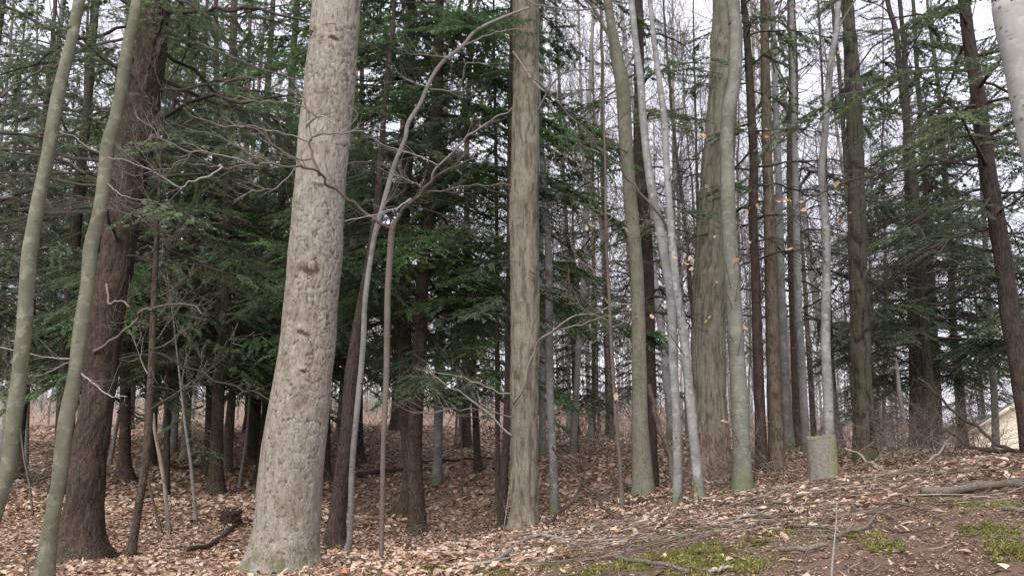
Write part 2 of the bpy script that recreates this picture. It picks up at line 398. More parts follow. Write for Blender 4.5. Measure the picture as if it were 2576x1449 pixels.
def build_ground():
    ys = np.concatenate([np.linspace(-25, 2.5, 24), 2.5 * (16 / 2.5) ** np.linspace(0, 1, 340)[1:], 16 * (500 / 16) ** np.linspace(0, 1, 120)[1:]])
    us = np.sinh(np.linspace(-2.6, 2.6, 360)) / math.sinh(2.6)
    X = us[None] * (12 + np.abs(ys)[:, None] * 1.6); Yg = np.repeat(ys[:, None], len(us), 1)
    x, y = X.ravel(), Yg.ravel(); z = G(x, y)
    sm = soil_mask(x, y, z)
    z = z + sm * .012 * np.sin(x * 17 + 3 * np.sin(y * 11)) * np.sin(y * 19 + 2 * np.sin(x * 9))
    m, n = X.shape
    i = np.arange(m - 1)[:, None] * n; j = np.arange(n - 1)[None]
    F = np.stack([i + j, i + j + 1, i + n + j + 1, i + n + j], -1).reshape(-1, 4)
    t = NT('forest_floor'); v = t.coords(rnd=False)
    a = t.n("Attribute", attribute_name="soil")
    vo = t.vor(v, 19); sep = t.n("SeparateColor"); t.l(vo.outputs['Color'], sep.inputs[0])
    vo2 = t.vor(v, 31); sep2 = t.n("SeparateColor"); t.l(vo2.outputs['Color'], sep2.inputs[0])
    lc = t.ramp(t.mix(.5, sep.outputs[0], sep2.outputs[1]), (0., (.05, .032, .024)), (.3, (.17, .105, .075)), (.55, (.31, .21, .155)), (.8, (.44, .32, .245)), (1., (.55, .43, .34)))
    big = t.noise(v, .9, 4)
    lc = t.mix(t.ramp(big, (.38, .45), (.6, 0.)), lc, (.17, .11, .08))
    s1 = t.noise(v, 5, 5, .65)
    soilc = t.mix(t.ramp(s1, (.35, 0.), (.65, 1.)), (.105, .068, .049), (.175, .12, .09))
    soilc = t.mix(t.ramp(t.noise(v, 45, 4, .7), (.4, .55), (.6, 0.)), soilc, (.075, .048, .034))
    soilc = t.mix(t.ramp(t.noise(v, 2.1, 4, .6), (.52, 0.), (.66, .55)), soilc, (.09, .10, .035))
    col = t.mix(a.outputs['Fac'], lc, soilc)
    h = t.mix(a.outputs['Fac'], t.math('MULTIPLY', vo.outputs['Distance'], 1.0), t.noise(v, 30, 6, .75))
    mat = t.finish(col, .95, h, .7, .03)
    me = mesh('ground', np.c_[x, y, z], [F], mat)
    at = me.attributes.new("soil", 'FLOAT', 'POINT'); at.data.foreach_set("value", sm.astype(np.float32))
    tag(link('ground', me), None, None, kind='structure')
build_ground()

# ------------------------------------------------------------------ dead leaves on the floor
def wedge(n, y0, y1, xm=.72, pad=1.2, power=1.0):
    y = y0 + (y1 - y0) * R.random(n) ** power
    x = (R.random(n) * 2 - 1) * (xm * y + pad)
    return x, y
def leaves_detailed(acc, P, size, tilt, val, lob=True):
    n = len(P); th = R.uniform(0, 6.28, n)
    D = np.c_[np.cos(th), np.sin(th), R.normal(0, tilt, n)]; D /= np.linalg.norm(D, axis=1)[:, None]
    S = np.cross(D, np.c_[R.normal(0, tilt, n), R.normal(0, tilt, n), np.ones(n)]); S /= np.linalg.norm(S, axis=1)[:, None]
    N = np.cross(S, D)
    L = size * R.uniform(.6, 1.3, n)
    ts = np.array([.22, .4, .6, .82])
    k = len(ts); wds = np.where(R.random(n)[:, None] < .5, np.array([[.16, .13, .30, .15]]), np.array([[.20, .27, .24, .13]])) * R.uniform(.7, 1.15, (n, 1))
    curl = R.normal(.05, .28, n); fold = R.uniform(-.1, .75, n)
    def pt(t, side, wd):
        bend = curl * (t - .5) ** 2 * 1.6
        return P + L[:, None] * (D * (t - .5) + S * (side * wd)[:, None] + N * (bend + fold * np.abs(side) * wd)[:, None])
    V = [pt(0.0, 0, np.zeros(n)), pt(1.0, 0, np.zeros(n))]
    for q in range(k):
        V += [pt(ts[q], 1, wds[:, q]), pt(ts[q], 0, wds[:, q] * 0), pt(ts[q], -1, wds[:, q])]
    V = np.stack(V, 1); m = V.shape[1]
    Q = []; T = [(0, 3, 2), (0, 4, 3), (1, 2 + 3 * (k - 1), 3 + 3 * (k - 1)), (1, 3 + 3 * (k - 1), 4 + 3 * (k - 1))]
    for q in range(k - 1):
        b = 2 + 3 * q; Q += [(b, b + 1, b + 4, b + 3), (b + 1, b + 2, b + 5, b + 4)]
    o = np.arange(n)[:, None, None] * m
    acc.add(V.reshape(-1, 3), (o + np.array(Q)[None]).reshape(-1, 4), (o + np.array(T)[None]).reshape(-1, 3),
            aq=np.repeat(val, len(Q)), at=np.repeat(val, len(T)))
def litter():
    acc = Acc()
    x, y = wedge(62000, 3.4, 12.5, power=.8)
    z = G(x, y); sm = soil_mask(x, y, z)
    keep = R.random(len(x)) > sm * .955
    x, y, z, sm = x[keep], y[keep], z[keep], sm[keep]
    P = np.c_[x, y, z + .006 + R.random(len(x)) * .022 * (1 - sm * .6)]
    leaves_detailed(acc, P, .078, .30, np.clip(R.normal(.50, .23, len(x)), 0, 1))
    tag(link('leaf_litter', acc.mesh('leaf_litter', M['litter'])), None, None, kind='stuff')
    o = COL.objects['leaf_litter']; o['label'] = 'pinkish brown dead leaves carpeting the near forest floor'; o['category'] = 'leaf litter'
    acc = Acc()
    x, y = wedge(90000, 12, 34, power=1.1)
    z = G(x, y); n = len(x)
    P = np.c_[x, y, z + .008 + R.random(n) * .03]
    th = R.uniform(0, 6.28, n); D = np.c_[np.cos(th), np.sin(th), R.normal(0, .35, n)]
    S = np.c_[-np.sin(th), np.cos(th), R.normal(0, .4, n)]
    L = R.uniform(.07, .14, n)[:, None]
    acc.diamonds(P - D * L * .5, D * L, S * L * .36, np.clip(R.normal(.64, .22, n), 0, 1))
    o = link('leaf_litter', acc.mesh('leaf_litter', M['litter']))
    tag(o, 'tan dead leaves covering the slope farther back under the trees', 'leaf litter', kind='stuff')
litter()

# ------------------------------------------------------------------ trees surveyed one by one
def px_tube(base, pts, Y, ext_h=None, close=.06, n=14, rough=.02, flare=0.0, sink=.25, slim=.35, ydrift=0.0):
    """pts: (px, py, width_px) from top to bottom; returns local tube geometry"""
    pts = sorted(pts, key=lambda p: p[1])
    rows = []
    for (a, b, c) in pts:
        yy = Y + ydrift * (pts[-1][1] - b) / 1000.0
        p = W(a, b, yy); t_ = depth(b, yy); rows.append([*p, c * t_ / FPX / 2 * t_ / np.linalg.norm(p - CAM)])
    rows = np.array(rows)[::-1]                     # bottom first
    bot = rows[0].copy(); bot[2] -= sink
    rows = np.vstack([bot, rows])
    if ext_h:
        top = rows[-1]; prev = rows[-3] if len(rows) > 3 else rows[-2]
        d = top[:3] - prev[:3]; d /= max(np.linalg.norm(d), 1e-6); d = d * .9 + np.array([0, 0, .1]); d /= d[2]
        h = max(0, ext_h - (top[2] - rows[1][2]))
        if h > .3:
            for q in (.33, .66, 1.0):
                e = top.copy(); e[:3] = top[:3] + d * h * q + np.array([R.normal(0, .012 * h * q), R.normal(0, .012 * h * q), 0]); e[:2] = e[:2] * 1; e[3] = top[3] * (1 - (1 - slim) * q); rows = np.vstack([rows, e])
    L = np.linalg.norm(np.diff(rows[:, :3], axis=0), axis=1).sum()
    m = int(max(8, L / close))
    S = smooth_line(rows, m)
    P = S[:, :3] - base; rad = np.maximum(S[:, 3], .002)
    rad = rad * (1 + .22 * np.exp(-np.maximum(P[:, 2], 0) / .10))
    lob = 0.0
    if flare:
        h = P[:, 2]; f = np.clip(1 - (h + sink * .3) / .5, 0, 1) ** 2
        lob = f * flare
    return P, rad, lob

def vnoise(rows, cols, cr, cc, rng, octs=1):
    """smooth value noise, rows x cols samples over cr x cc cells, wrapping in the columns"""
    out_ = np.zeros((rows, cols)); amp = 1.0; tot = 0
    for o in range(octs):
        a, b = max(2, int(cr * 2 ** o)), max(3, int(cc * 2 ** o))
        g = rng.random((a + 2, b)); y = np.linspace(0, a, rows, endpoint=False); x = np.linspace(0, b, cols, endpoint=False)
        yi = y.astype(int); xi = x.astype(int); fy = (y - yi)[:, None]; fx = (x - xi)[None]
        fy = fy * fy * (3 - 2 * fy); fx = fx * fx * (3 - 2 * fx); x2 = (xi + 1) % b
        out_ += amp * ((g[yi][:, xi] * (1 - fx) + g[yi][:, x2] * fx) * (1 - fy) + (g[yi + 1][:, xi] * (1 - fx) + g[yi + 1][:, x2] * fx) * fy)
        tot += amp; amp *= .55
    return out_ / tot
def relief_trunk(P, rad, kind, amp, wid, tall, lob, mat, rng, step=.016, knots=()):
    L = np.linalg.norm(np.diff(P, axis=0), axis=1).sum(); m = int(L / step)
    u = np.linspace(0, 1, len(P)); uu = np.linspace(0, 1, m)
    P2 = np.stack([np.interp(uu, u, P[:, c]) for c in range(3)], 1); r2 = np.interp(uu, u, rad)
    l2 = np.interp(uu, u, np.broadcast_to(lob, len(P)))
    circ = 6.283 * np.median(rad); n = int(np.clip(circ / (step * .62), 40, 170))
    V, F, T = tube(P2, r2, n, .0, l2, rng=rng)
    # warp the lookup so the pattern never lines up
    a = vnoise(m, n, L / tall, circ / wid, rng, 2); b = vnoise(m, n, L / (tall * .4), circ / (wid * .5), rng, 2)
    c = vnoise(m, n, L / .8, 4, rng, 2)
    if kind == 'plates':
        h = np.clip((a - .40) * 5, 0, 1) * .6 + np.clip((b - .42) * 5, 0, 1) * .4
        h = h * (.55 + .9 * c)
    elif kind == 'flaky':
        g1_ = np.clip((c - .26) * 4, 0, 1) * np.clip(.45 + P2[:, 2][:, None] * .22, 0, 1); ln = 1 - np.clip(1 - np.abs(2 * a - 1) * 7, 0, 1) * g1_; ln2 = 1 - np.clip(1 - np.abs(2 * b - 1) * 5, 0, 1) * g1_
        tk = vnoise(m, n, L / (tall * .13), circ / (wid * .62), rng, 2); tk = np.clip((tk - .68) * 9, 0, 1) * np.clip((c - .3) * 5, 0, 1)
        h = np.minimum(ln, ln2 * .5 + .5) - tk * .75 + .12 * (b - .5)
    else:
        k = 1 - np.abs(2 * a - 1) * 2.2; k2 = 1 - np.abs(2 * b - 1) * 2
        h = 1 - np.clip(k, 0, 1) * .8 - np.clip(k2, 0, 1) * .3
    h = np.clip(h, 0, 1.2)
    big = (vnoise(m, n, L / .5, 3, rng, 2) - .5) * 2
    off = amp * (h - .6) + .018 * big * np.median(rad) / .2
    V = V.copy(); body = V[:m * n].reshape(m, n, 3); ctr = P2[:, None]; d = body - ctr; d /= np.linalg.norm(d, axis=2)[..., None]
    for (kz, ka, kr, kh) in knots:      # scars: a raised brow over a crevice, its ledge shadow painted in through relief
        zz = P2[:, 2][:, None]; th = np.linspace(0, 6.283, n, endpoint=False)[None]
        ang = np.arctan2(d[..., 1], d[..., 0]); da = (ang - ka + math.pi) % (2 * math.pi) - math.pi
        q = np.sqrt((da * r2[:, None] / kr) ** 2 + ((zz - kz) / (kr * .55)) ** 2)
        dz = (zz - kz + .12 * kr * np.sin(da * 9)) / (kr * .35); wq = np.exp(-(da * r2[:, None] / kr) ** 4)
        off = off + kh * wq * np.exp(-dz ** 2) - kh * .5 * wq * np.exp(-(dz + 2) ** 2); h = h - 1.0 * wq * np.exp(-((dz + 1.3) / .8) ** 2) * (.35 + c)
    body += d * off[..., None]; V[:m * n] = body.reshape(-1, 3)
    me = mesh('trunk', V, [F, T], M[mat])
    at = me.attributes.new("relief", 'FLOAT', 'POINT'); at.data.foreach_set("value", np.r_[h.ravel(), 1, 1].astype(np.float32))
    return me
TREES = {}
def base_of(pts, Y):
    p = max(pts, key=lambda q: q[1]); b = W(p[0], p[1], Y)
    return b
def tree(key, name, label, cat, pts, Y, mat, H=14, n=14, rough=.02, flare=.0, close=.06, group=None, slim=.35, ydrift=0., relief=None):
    b = base_of(pts, Y)
    b[2] = min(b[2], g1(b[0], b[1]) + .02) if True else b[2]
    r = thing(name, label, cat, tuple(b), group)
    P, rad, lob = px_tube(b, pts, Y, H, close, n, rough, flare, slim=slim, ydrift=ydrift)
    if relief:
        link('trunk', relief_trunk(P, rad, relief[0], relief[1], relief[2], relief[3], lob, mat, np.random.default_rng(len(TREES) + 3), step=relief[4], knots=relief[5] if len(relief) > 5 else ()), r)
    else:
        V, F, T = tube(P, rad, n, rough, lob)
        link('trunk', mesh('trunk', V, [F, T], M[mat]), r)
    TREES[key] = dict(root=r, base=b, P=P, rad=rad, Y=Y, mat=mat)
    return r

def curve_branch(key, pts, w0, w1, Y0, Y1=None, mat='twig', name='branch', twigs=8, tlen=.35, seed_side=None, own=None):
    """a branch given by points seen in the photo, w in view px; fine side twigs included in the same mesh"""
    T = TREES[key]; Y1 = Y0 if Y1 is None else Y1
    k = len(pts); rows = []
    for i, (a, b) in enumerate(pts):
        f = i / (k - 1); yy = Y0 * (1 - f) + Y1 * f
        rows.append([*W(a, b, yy), (w0 * (1 - f) + w1 * f) * depth(b, yy) / FPX / 2])
    S = smooth_line(np.array(rows), max(8, k * 6))
    P = S[:, :3] - T['base']; wv = np.minimum(1, np.linspace(0, 4, len(P)))[:, None]
    lk = np.linalg.norm(P[-1] - P[0]); P = P + wv * np.stack([noise1(len(P), 2.6, .010 * min(lk, 1.6)) for _ in range(3)], 1)
    twigs = int(twigs * 1.3)
    acc = Acc(); acc.tube(P, np.maximum(S[:, 3] * .88, .0012), 6, rough=.10)
    add_twigs(acc, P, S[:, 3], twigs, tlen)
    return link(name, acc.mesh(name, M[mat]), T['root'])
def add_twigs(acc, P, rad, count, tlen, up=.25, sub=2):
    A, B, ra, rb = [], [], [], []
    m = len(P)
    for _ in range(count):
        i = int(R.uniform(.2, .98) * (m - 1)); p = P[i]
        t = P[min(i + 1, m - 1)] - P[max(i - 1, 0)]; t = t / (np.linalg.norm(t) + 1e-9)
        side = np.cross(t, [0, 0, 1.]); side = side / (np.linalg.norm(side) + 1e-9) if np.linalg.norm(side) > .05 else np.array([1., 0, 0])
        d = t * R.uniform(.5, 1.2) + side * R.normal(0, .6) + np.array([0, 0, R.normal(up * .4, .5)]); d /= np.linalg.norm(d)
        L = tlen * R.uniform(.4, 1.3); r = max(.0012, min(rad[i] * .5, .004))
        def walk(p, d, L, r, lev):
            q = p; seg = 4
            for s in range(seg):
                d = d + R.normal(0, .16, 3) + np.array([0, 0, .04]); d = d / np.linalg.norm(d)
                e = q + d * L / seg; r2 = r * (1 - .18 * (s + 1)); A.append(q); B.append(e); ra.append(r * (1 - .18 * s)); rb.append(r2)
                if lev > 0 and s >= 1:
                    d2 = d + R.normal(0, .55, 3); walk(e, d2 / np.linalg.norm(d2), L * .45, r2 * .7, lev - 1)
                q = e
        walk(p, d, L, r, sub)
    if A: acc.sticks(A, B, np.array(ra), np.array(rb), R.random(len(A)) * .3 + .4)

# --- bare crowns (limbs that leave the trunk high up, real size, in their own mesh)
def bare_crown(acc, P, rad, z0, z1, nl, L0, up=.9, lev2=5, lev3=4, rmin=.0025, seed=0):
    rng = np.random.default_rng(seed)
    zs = P[:, 2]; A, B, ra, rb = [], [], [], []
    def limb(p, d, L, r, lev):
        seg = 5 if lev else 4; q = p
        for s in range(seg):
            d = d + rng.normal(0, .13, 3) + np.array([0, 0, .10 * up]); d /= np.linalg.norm(d)
            e = q + d * L / seg; r1 = r * (1 - s / seg * .75); r2 = r * (1 - (s + 1) / seg * .75)
            A.append(q); B.append(e); ra.append(max(r1, rmin)); rb.append(max(r2, rmin * .8))
            if lev > 0 and s >= 1:
                kk = lev2 if lev == 2 else lev3
                for _ in range(max(1, int(kk / 3 + rng.random()))):
                    a = rng.normal(0, .7, 3); d2 = d + a; d2 /= np.linalg.norm(d2)
                    limb(e, d2, L * rng.uniform(.32, .55), max(r2 * .6, rmin), lev - 1)
            q = e
    for i in range(nl):
        z = z0 + (z1 - z0) * (i + rng.random()) / nl
        k = int(np.clip(np.searchsorted(zs, z), 0, len(P) - 1)); a = rng.uniform(0, 6.28)
        el = rng.uniform(.3, 1.1) * up
        d = np.array([math.cos(a), math.sin(a), el]); d /= np.linalg.norm(d)
        f = 1 - .5 * (z - z0) / max(z1 - z0, .1)
        limb(P[k], d, L0 * f * rng.uniform(.6, 1.2), max(rad[k] * .38, rmin * 2), 2)
    acc.sticks(A, B, np.array(ra), np.array(rb), rng.random(len(A)))

# --- hemlock limbs with drooping flat sprays
def hemlock_crown(wood, leaf, P, rad, z0, z1, nb, L0, L1, dens=1.0, leafsize=.043, az=None, bare=.1, seed=0, droop=.38, gap=0.0, thin=5.0, thinmax=.8):
    rng = np.random.default_rng(seed); zs = P[:, 2]
    nb = int(nb * 1.3)
    for i in range(nb):
        f = ((i + rng.random()) / nb) ** 1.25; z = z0 + (z1 - z0) * f
        k = int(np.clip(np.searchsorted(zs, z), 0, len(P) - 1))
        a = i * 2.399 + rng.normal(0, .35) if az is None else rng.uniform(*az)
        L = (L0 * (1 - f) + L1 * f) * rng.uniform(.55, 1.2)
        if rng.random() < max(gap, min(thinmax, (z - thin) / 5), .85 if z > 10.2 else 0): continue
        rise = rng.uniform(-.02, .35); dr = droop * rng.uniform(.7, 1.6)
        s = np.linspace(0, 1, 9)
        bend = rng.normal(0, .25)
        hx = np.cos(a + bend * s); hy = np.sin(a + bend * s)
        Bp = np.c_[P[k, 0] + L * s * hx, P[k, 1] + L * s * hy, P[k, 2] + L * (rise * s - dr * s * s) + rng.normal(0, .015 * L, 9) * (s > 0)]
        r0 = min(rad[k] * .35, .008 + .008 * L)
        wood.sticks(Bp[:-1], Bp[1:], r0 * (1 - s[:-1] * .8), r0 * (1 - s[1:] * .8), rng.random(8))
        isbare = rng.random() < bare * (1.8 if f < .25 else .6)
        nt_ = int(L * 17 * dens) + 3
        st = rng.uniform(.14, 1.0, nt_) ** .85
        pb = np.stack([np.interp(st, s, Bp[:, c]) for c in range(3)], 1)
        side = np.where(rng.random(nt_) < .5, -1., 1.)
        ang = a + bend * st + side * rng.uniform(.55, 1.25, nt_)
        tl = (L * .5 * (1.08 - st) ** .7 * rng.uniform(.45, 1.15, nt_) + .10)
        dz = -rng.uniform(.02, .55, nt_) - .15 * st
        td = np.c_[np.cos(ang), np.sin(ang), dz]
        te = pb + td * tl[:, None]
        wood.sticks(pb, te, .0035, .0012, rng.random(nt_))
        if isbare:
            for _ in range(2):
                q = rng.random(nt_)[:, None]; pp = pb * (1 - q) + te * q
                an2 = ang + rng.normal(0, .7, nt_)
                wood.sticks(pp, pp + np.c_[np.cos(an2), np.sin(an2), dz - .2] * (tl * .4)[:, None], .0022, .001, rng.random(nt_))
            continue
        tint = np.clip(rng.normal(.45, .12) + rng.normal(0, .12, nt_) + .15 * (st - .5), 0, 1)
        nl = np.maximum(5, (tl / (leafsize * .27)).astype(int))
        idx = np.repeat(np.arange(nt_), nl * 2)
        q = rng.random(len(idx)) ** .9
        pp = pb[idx] + (te - pb)[idx] * q[:, None]
        sd = np.where(rng.random(len(idx)) < .5, -1., 1.)
        an2 = ang[idx] + sd * rng.uniform(.5, 1.15, len(idx))
        ll = leafsize * rng.uniform(.6, 1.5, len(idx)) * (1.15 - .5 * q)
        d2 = np.c_[np.cos(an2), np.sin(an2), dz[idx] * .8 - rng.uniform(0, .5, len(idx))]
        d2 /= np.linalg.norm(d2, axis=1)[:, None]
        wv = np.c_[-np.sin(an2), np.cos(an2), rng.normal(0, .45, len(idx))]
        pp = pp + rng.normal(0, leafsize * .18, pp.shape)
        leaf.diamonds(pp, d2 * ll[:, None], wv * (ll * rng.uniform(.13, .25, len(idx)))[:, None], np.clip(tint[idx] + rng.normal(0, .12, len(idx)), 0, 1))

def give_hemlock(key, z0, z1, nb, L0, L1, needles='needles', **k):
    T = TREES[key]; w_, l_ = Acc(), Acc()
    hemlock_crown(w_, l_, T['P'], T['rad'], z0, z1, nb, L0, L1, **k)
    link('crown', crown_mesh(w_, l_, M['twigdark'], M[needles]), T['root'])
def give_bare(key, z0, z1, nl, L0, mat='twig', **k):
    T = TREES[key]; a = Acc(); bare_crown(a, T['P'], T['rad'], z0, z1, nl, L0, **k)
    link('crown', a.mesh('crown', M[mat]), T['root'])

# 1 leftmost beech
tree('b1', 'beech_tree', 'slim smooth green-grey tree at the far left edge, leaning right as it rises', 'tree',
     [(200, 0, 30), (182, 90, 31), (150, 225, 35), (132, 320, 36), (119, 400, 37), (98, 500, 38), (76, 625, 40), (68, 725, 42), (57, 875, 43), (38, 1025, 42), (24, 1150, 42), (8, 1225, 42), (-10, 1285, 42), (-55, 1449, 44), (-70, 1500, 50)], 5.6, 'beech', 11, 18, rough=.035)
tree('b2', 'beech_tree', 'slim bending grey-green tree in front of the big brown hemlock trunk', 'tree',
     [(345, 0, 28), (320, 125, 32), (305, 225, 33), (290, 300, 33), (272, 365, 39), (262, 450, 36), (250, 540, 36), (228, 625, 37), (219, 725, 36), (200, 850, 40), (188, 950, 38), (168, 1050, 42), (150, 1200, 42), (128, 1325, 45), (112, 1440, 58), (108, 1480, 70)], 5.9, 'beech', 11, 18, rough=.035)
tree('hem1', 'hemlock_tree', 'big reddish brown hemlock with flaring mossy roots behind the bending grey-green tree', 'tree',
     [(392, 0, 82), (377, 150, 85), (360, 250, 92), (348, 325, 95), (325, 450, 95), (305, 575, 90), (288, 700, 92), (267, 800, 92), (252, 950, 92), (224, 1150, 96), (212, 1275, 108), (203, 1360, 145), (195, 1428, 225)], 9.0, 'hemlockbig', 15, 26, .02, .22, .05, relief=('plates', .012, .05, .16, .02))
tree('hick', 'hickory_tree', 'widest pale flaky-barked trunk in front, left of centre, moss at its foot', 'tree',
     [(848, 0, 126), (839, 100, 129), (830, 200, 131), (820, 300, 131), (812, 400, 130), (804, 500, 130), (797, 600, 131), (789, 700, 133), (776, 850, 142), (762, 950, 147), (750, 1050, 154), (737, 1150, 162), (724, 1300, 172), (712, 1390, 195), (705, 1455, 225)], 7.0, 'hickory', 16, 40, .012, .08, .03, relief=('flaky', .011, .05, .15, .012, [(2.05, -1.5, .07, .016), (1.72, -1.35, .04, .010), (4.75, -1.3, .055, .016), (3.35, -1.45, .05, .012), (2.62, -1.6, .12, .012)]))
tree('sap', 'sapling_tree', 'thin brown forked sapling just right of the widest pale trunk', 'tree',
     [(992, 560, 13), (986, 578, 17), (984, 600, 17), (976, 725, 16), (974, 825, 16), (971, 975, 15), (964, 1125, 13), (961, 1300, 13), (959, 1425, 13)], 6.6, 'sap', 0, 10, .03)
tree('curve', 'beech_tree', 'thin grey curving tree rising right from beside a dark trunk, passing behind the forked sapling', 'tree',
     [(1330, 20, 6.6), (1248, 52, 8.2), (1195, 80, 9.0), (1165, 115, 9.8), (1111, 160, 10.7), (1079, 210, 10.7), (1058, 260, 11.5), (1027, 310, 11.5), (1019, 350, 11.5), (994, 410, 12.3), (975, 475, 13.1), (957, 540, 13.1), (941, 600, 13.1), (925, 700, 13.9), (917, 775, 13.9), (913, 875, 14.8), (899, 1025, 14.8), (886, 1175, 15.6), (880, 1350, 16.4), (872, 1385, 18.0)], 8.7, 'greyfar', 0, 12, .03)
tree('dk1', 'hemlock_tree', 'dark brown leaning trunk hugged by the thin grey curving tree', 'tree',
     [(965, 300, 14), (950, 500, 18), (932, 640, 20), (916, 725, 22), (899, 825, 25), (884, 950, 36), (876, 1075, 40), (864, 1175, 44), (849, 1300, 48), (844, 1387, 66)], 9.1, 'hemlock_red', 9, 16, .03, .2)
tree('hm2', 'hemlock_tree', 'dark hemlock with mossy curved foot, left one of the crossing dark pair', 'tree',
     [(1036, 0, 20), (1032, 225, 24), (1028, 350, 26), (1016, 600, 30), (1016, 850, 36), (1024, 1045, 40), (1034, 1175, 42), (1026, 1250, 40), (1008, 1302, 50)], 13.0, 'hemlock', 13, 16, .03, .25)
tree('hm3', 'hemlock_tree', 'dark hemlock with pale foot, right one of the crossing dark pair', 'tree',
     [(1106, 0, 24), (1100, 225, 30), (1094, 400, 30), (1080, 520, 32), (1066, 650, 32), (1058, 850, 34), (1046, 1045, 38), (1042, 1175, 42), (1048, 1260, 42), (1047, 1345, 56)], 12.0, 'hemlock', 14, 16, .03, .2)
tree('pw1', 'maple_tree', 'pale grey trunk standing in leaves just right of the crossing dark pair', 'tree',
     [(1118, 300, 16), (1112, 600, 20), (1106, 870, 22), (1103, 1035, 24), (1101, 1150, 24), (1100, 1222, 32)], 17.0, 'pale', 15, 12, .02, .15)
tree('st1', 'sapling_tree', 'very thin dark stem in leaves between pale grey trunk and grey-brown centre trunk', 'tree',
     [(1158, 1000, 4), (1160, 1050, 5), (1161, 1150, 6), (1161, 1252, 7)], 13.0, 'sap', 3.2, 6)
tree('hm4', 'hemlock_tree', 'thin dark hemlock stem a little left of the grey-brown centre trunk', 'tree',
     [(1246, 300, 8), (1250, 600, 10), (1251, 935, 13), (1252, 1100, 13), (1252, 1290, 15)], 12.0, 'hemlock', 11, 10, .03)
tree('hm5', 'hemlock_tree', 'dark stem pressed against the left side of the grey-brown centre trunk', 'tree',
     [(1284, 300, 14), (1282, 600, 16), (1280, 850, 18), (1276, 1050, 20), (1268, 1200, 22), (1262, 1328, 28)], 10.4, 'hemlock_red', 12, 12, .03)
tree('mid', 'hickory_tree', 'straight grey-brown trunk at the centre of the picture with peeling bark', 'tree',
     [(1322, 0, 68), (1324, 200, 68), (1321, 400, 73), (1319, 600, 75), (1320, 800, 72), (1319, 1000, 73), (1318, 1200, 72), (1318, 1300, 76), (1318, 1340, 90)], 9.5, 'hickory2r', 17, 26, .02, .08, .04, relief=('plates', .012, .035, .28, .02))
tree('g1', 'maple_tree', 'thin pale grey tree just right of the grey-brown centre trunk', 'tree',
     [(1346, 100, 12), (1354, 250, 14), (1360, 350, 15), (1368, 450, 16), (1378, 600, 18), (1381, 725, 19), (1381, 825, 20), (1385, 1025, 19), (1393, 1200, 22), (1395, 1303, 28)], 11.0, 'pale', 13, 12, .02)
tree('g2', 'maple_tree', 'pale trunk partly hidden behind the thin grey tree right of centre', 'tree',
     [(1360, 500, 15), (1362, 800, 17), (1364, 975, 18), (1365, 1152, 22)], 16.0, 'pale', 15, 10)
tree('g3', 'maple_tree', 'two-toned trunk in the leafy clearing, pale above and dark at its foot', 'tree',
     [(1478, 400, 12), (1468, 700, 14), (1458, 825, 15), (1452, 950, 16), (1446, 1050, 18), (1440, 1168, 22)], 17.0, 'greyfar', 15, 10, .03)
tree('th1', 'sapling_tree', 'thin reddish brown young tree with a few dry orange leaves, left of the green-grey trunk', 'tree',
     [(1520, 330, 5), (1523, 425, 6), (1525, 600, 7), (1533, 750, 9), (1538, 875, 9), (1548, 1025, 10), (1560, 1175, 11), (1565, 1272, 13)], 9.0, 'sap', 5.5, 8, .03)
tree('gr', 'maple_tree', 'green-grey trunk with a widening mossy foot, left of the white twin stems', 'tree',
     [(1528, 0, 22), (1538, 65, 24), (1553, 150, 34), (1567, 225, 36), (1572, 325, 35), (1580, 425, 33), (1585, 500, 34), (1595, 600, 34), (1603, 700, 34), (1605, 775, 35), (1608, 925, 38), (1610, 1075, 44), (1616, 1200, 56), (1618, 1260, 68)], 9.5, 'greenoak', 14, 18, .02, .15)
tree('dk2', 'hemlock_tree', 'dark trunk directly behind the green-grey trunk with the mossy foot', 'tree',
     [(1606, 0, 24), (1608, 125, 26), (1608, 250, 28), (1609, 425, 33), (1618, 525, 33), (1628, 650, 31), (1633, 775, 28), (1638, 975, 26), (1641, 1125, 26), (1644, 1250, 34)], 11.5, 'hemlock_red', 14, 14, .03)
tree('tw1', 'birch_tree', 'left of the two whitish twin stems crossing at mid height', 'tree',
     [(1588, 0, 17), (1598, 100, 17), (1611, 200, 19), (1618, 300, 20), (1628, 400, 20), (1643, 500, 22), (1660, 575, 23), (1673, 650, 24), (1686, 725, 24), (1689, 775, 24), (1695, 925, 23), (1703, 1075, 24), (1705, 1225, 25), (1705, 1293, 30)], 8.5, 'pale', 12, 14, .02)
tree('tw2', 'birch_tree', 'right of the two whitish twin stems crossing at mid height', 'tree',
     [(1635, 0, 12), (1645, 100, 14), (1658, 200, 15), (1671, 300, 17), (1676, 400, 17), (1683, 500, 17), (1690, 600, 20), (1699, 700, 21), (1708, 765, 20), (1720, 850, 22), (1733, 975, 24), (1745, 1100, 26), (1757, 1225, 28), (1760, 1269, 32)], 8.2, 'pale', 12, 14, .02)
tree('oak', 'oak_tree', 'widest ridged olive-brown trunk right of centre, behind a smooth grey tree', 'tree',
     [(1826, 0, 70), (1822, 150, 74), (1815, 300, 80), (1804, 450, 84), (1794, 600, 88), (1786, 725, 90), (1782, 825, 88), (1784, 1025, 92), (1788, 1130, 98), (1788, 1207, 124)], 11.0, 'oak', 18, 26, .02, .1, .05, relief=('ridge', .016, .042, .40, .016))
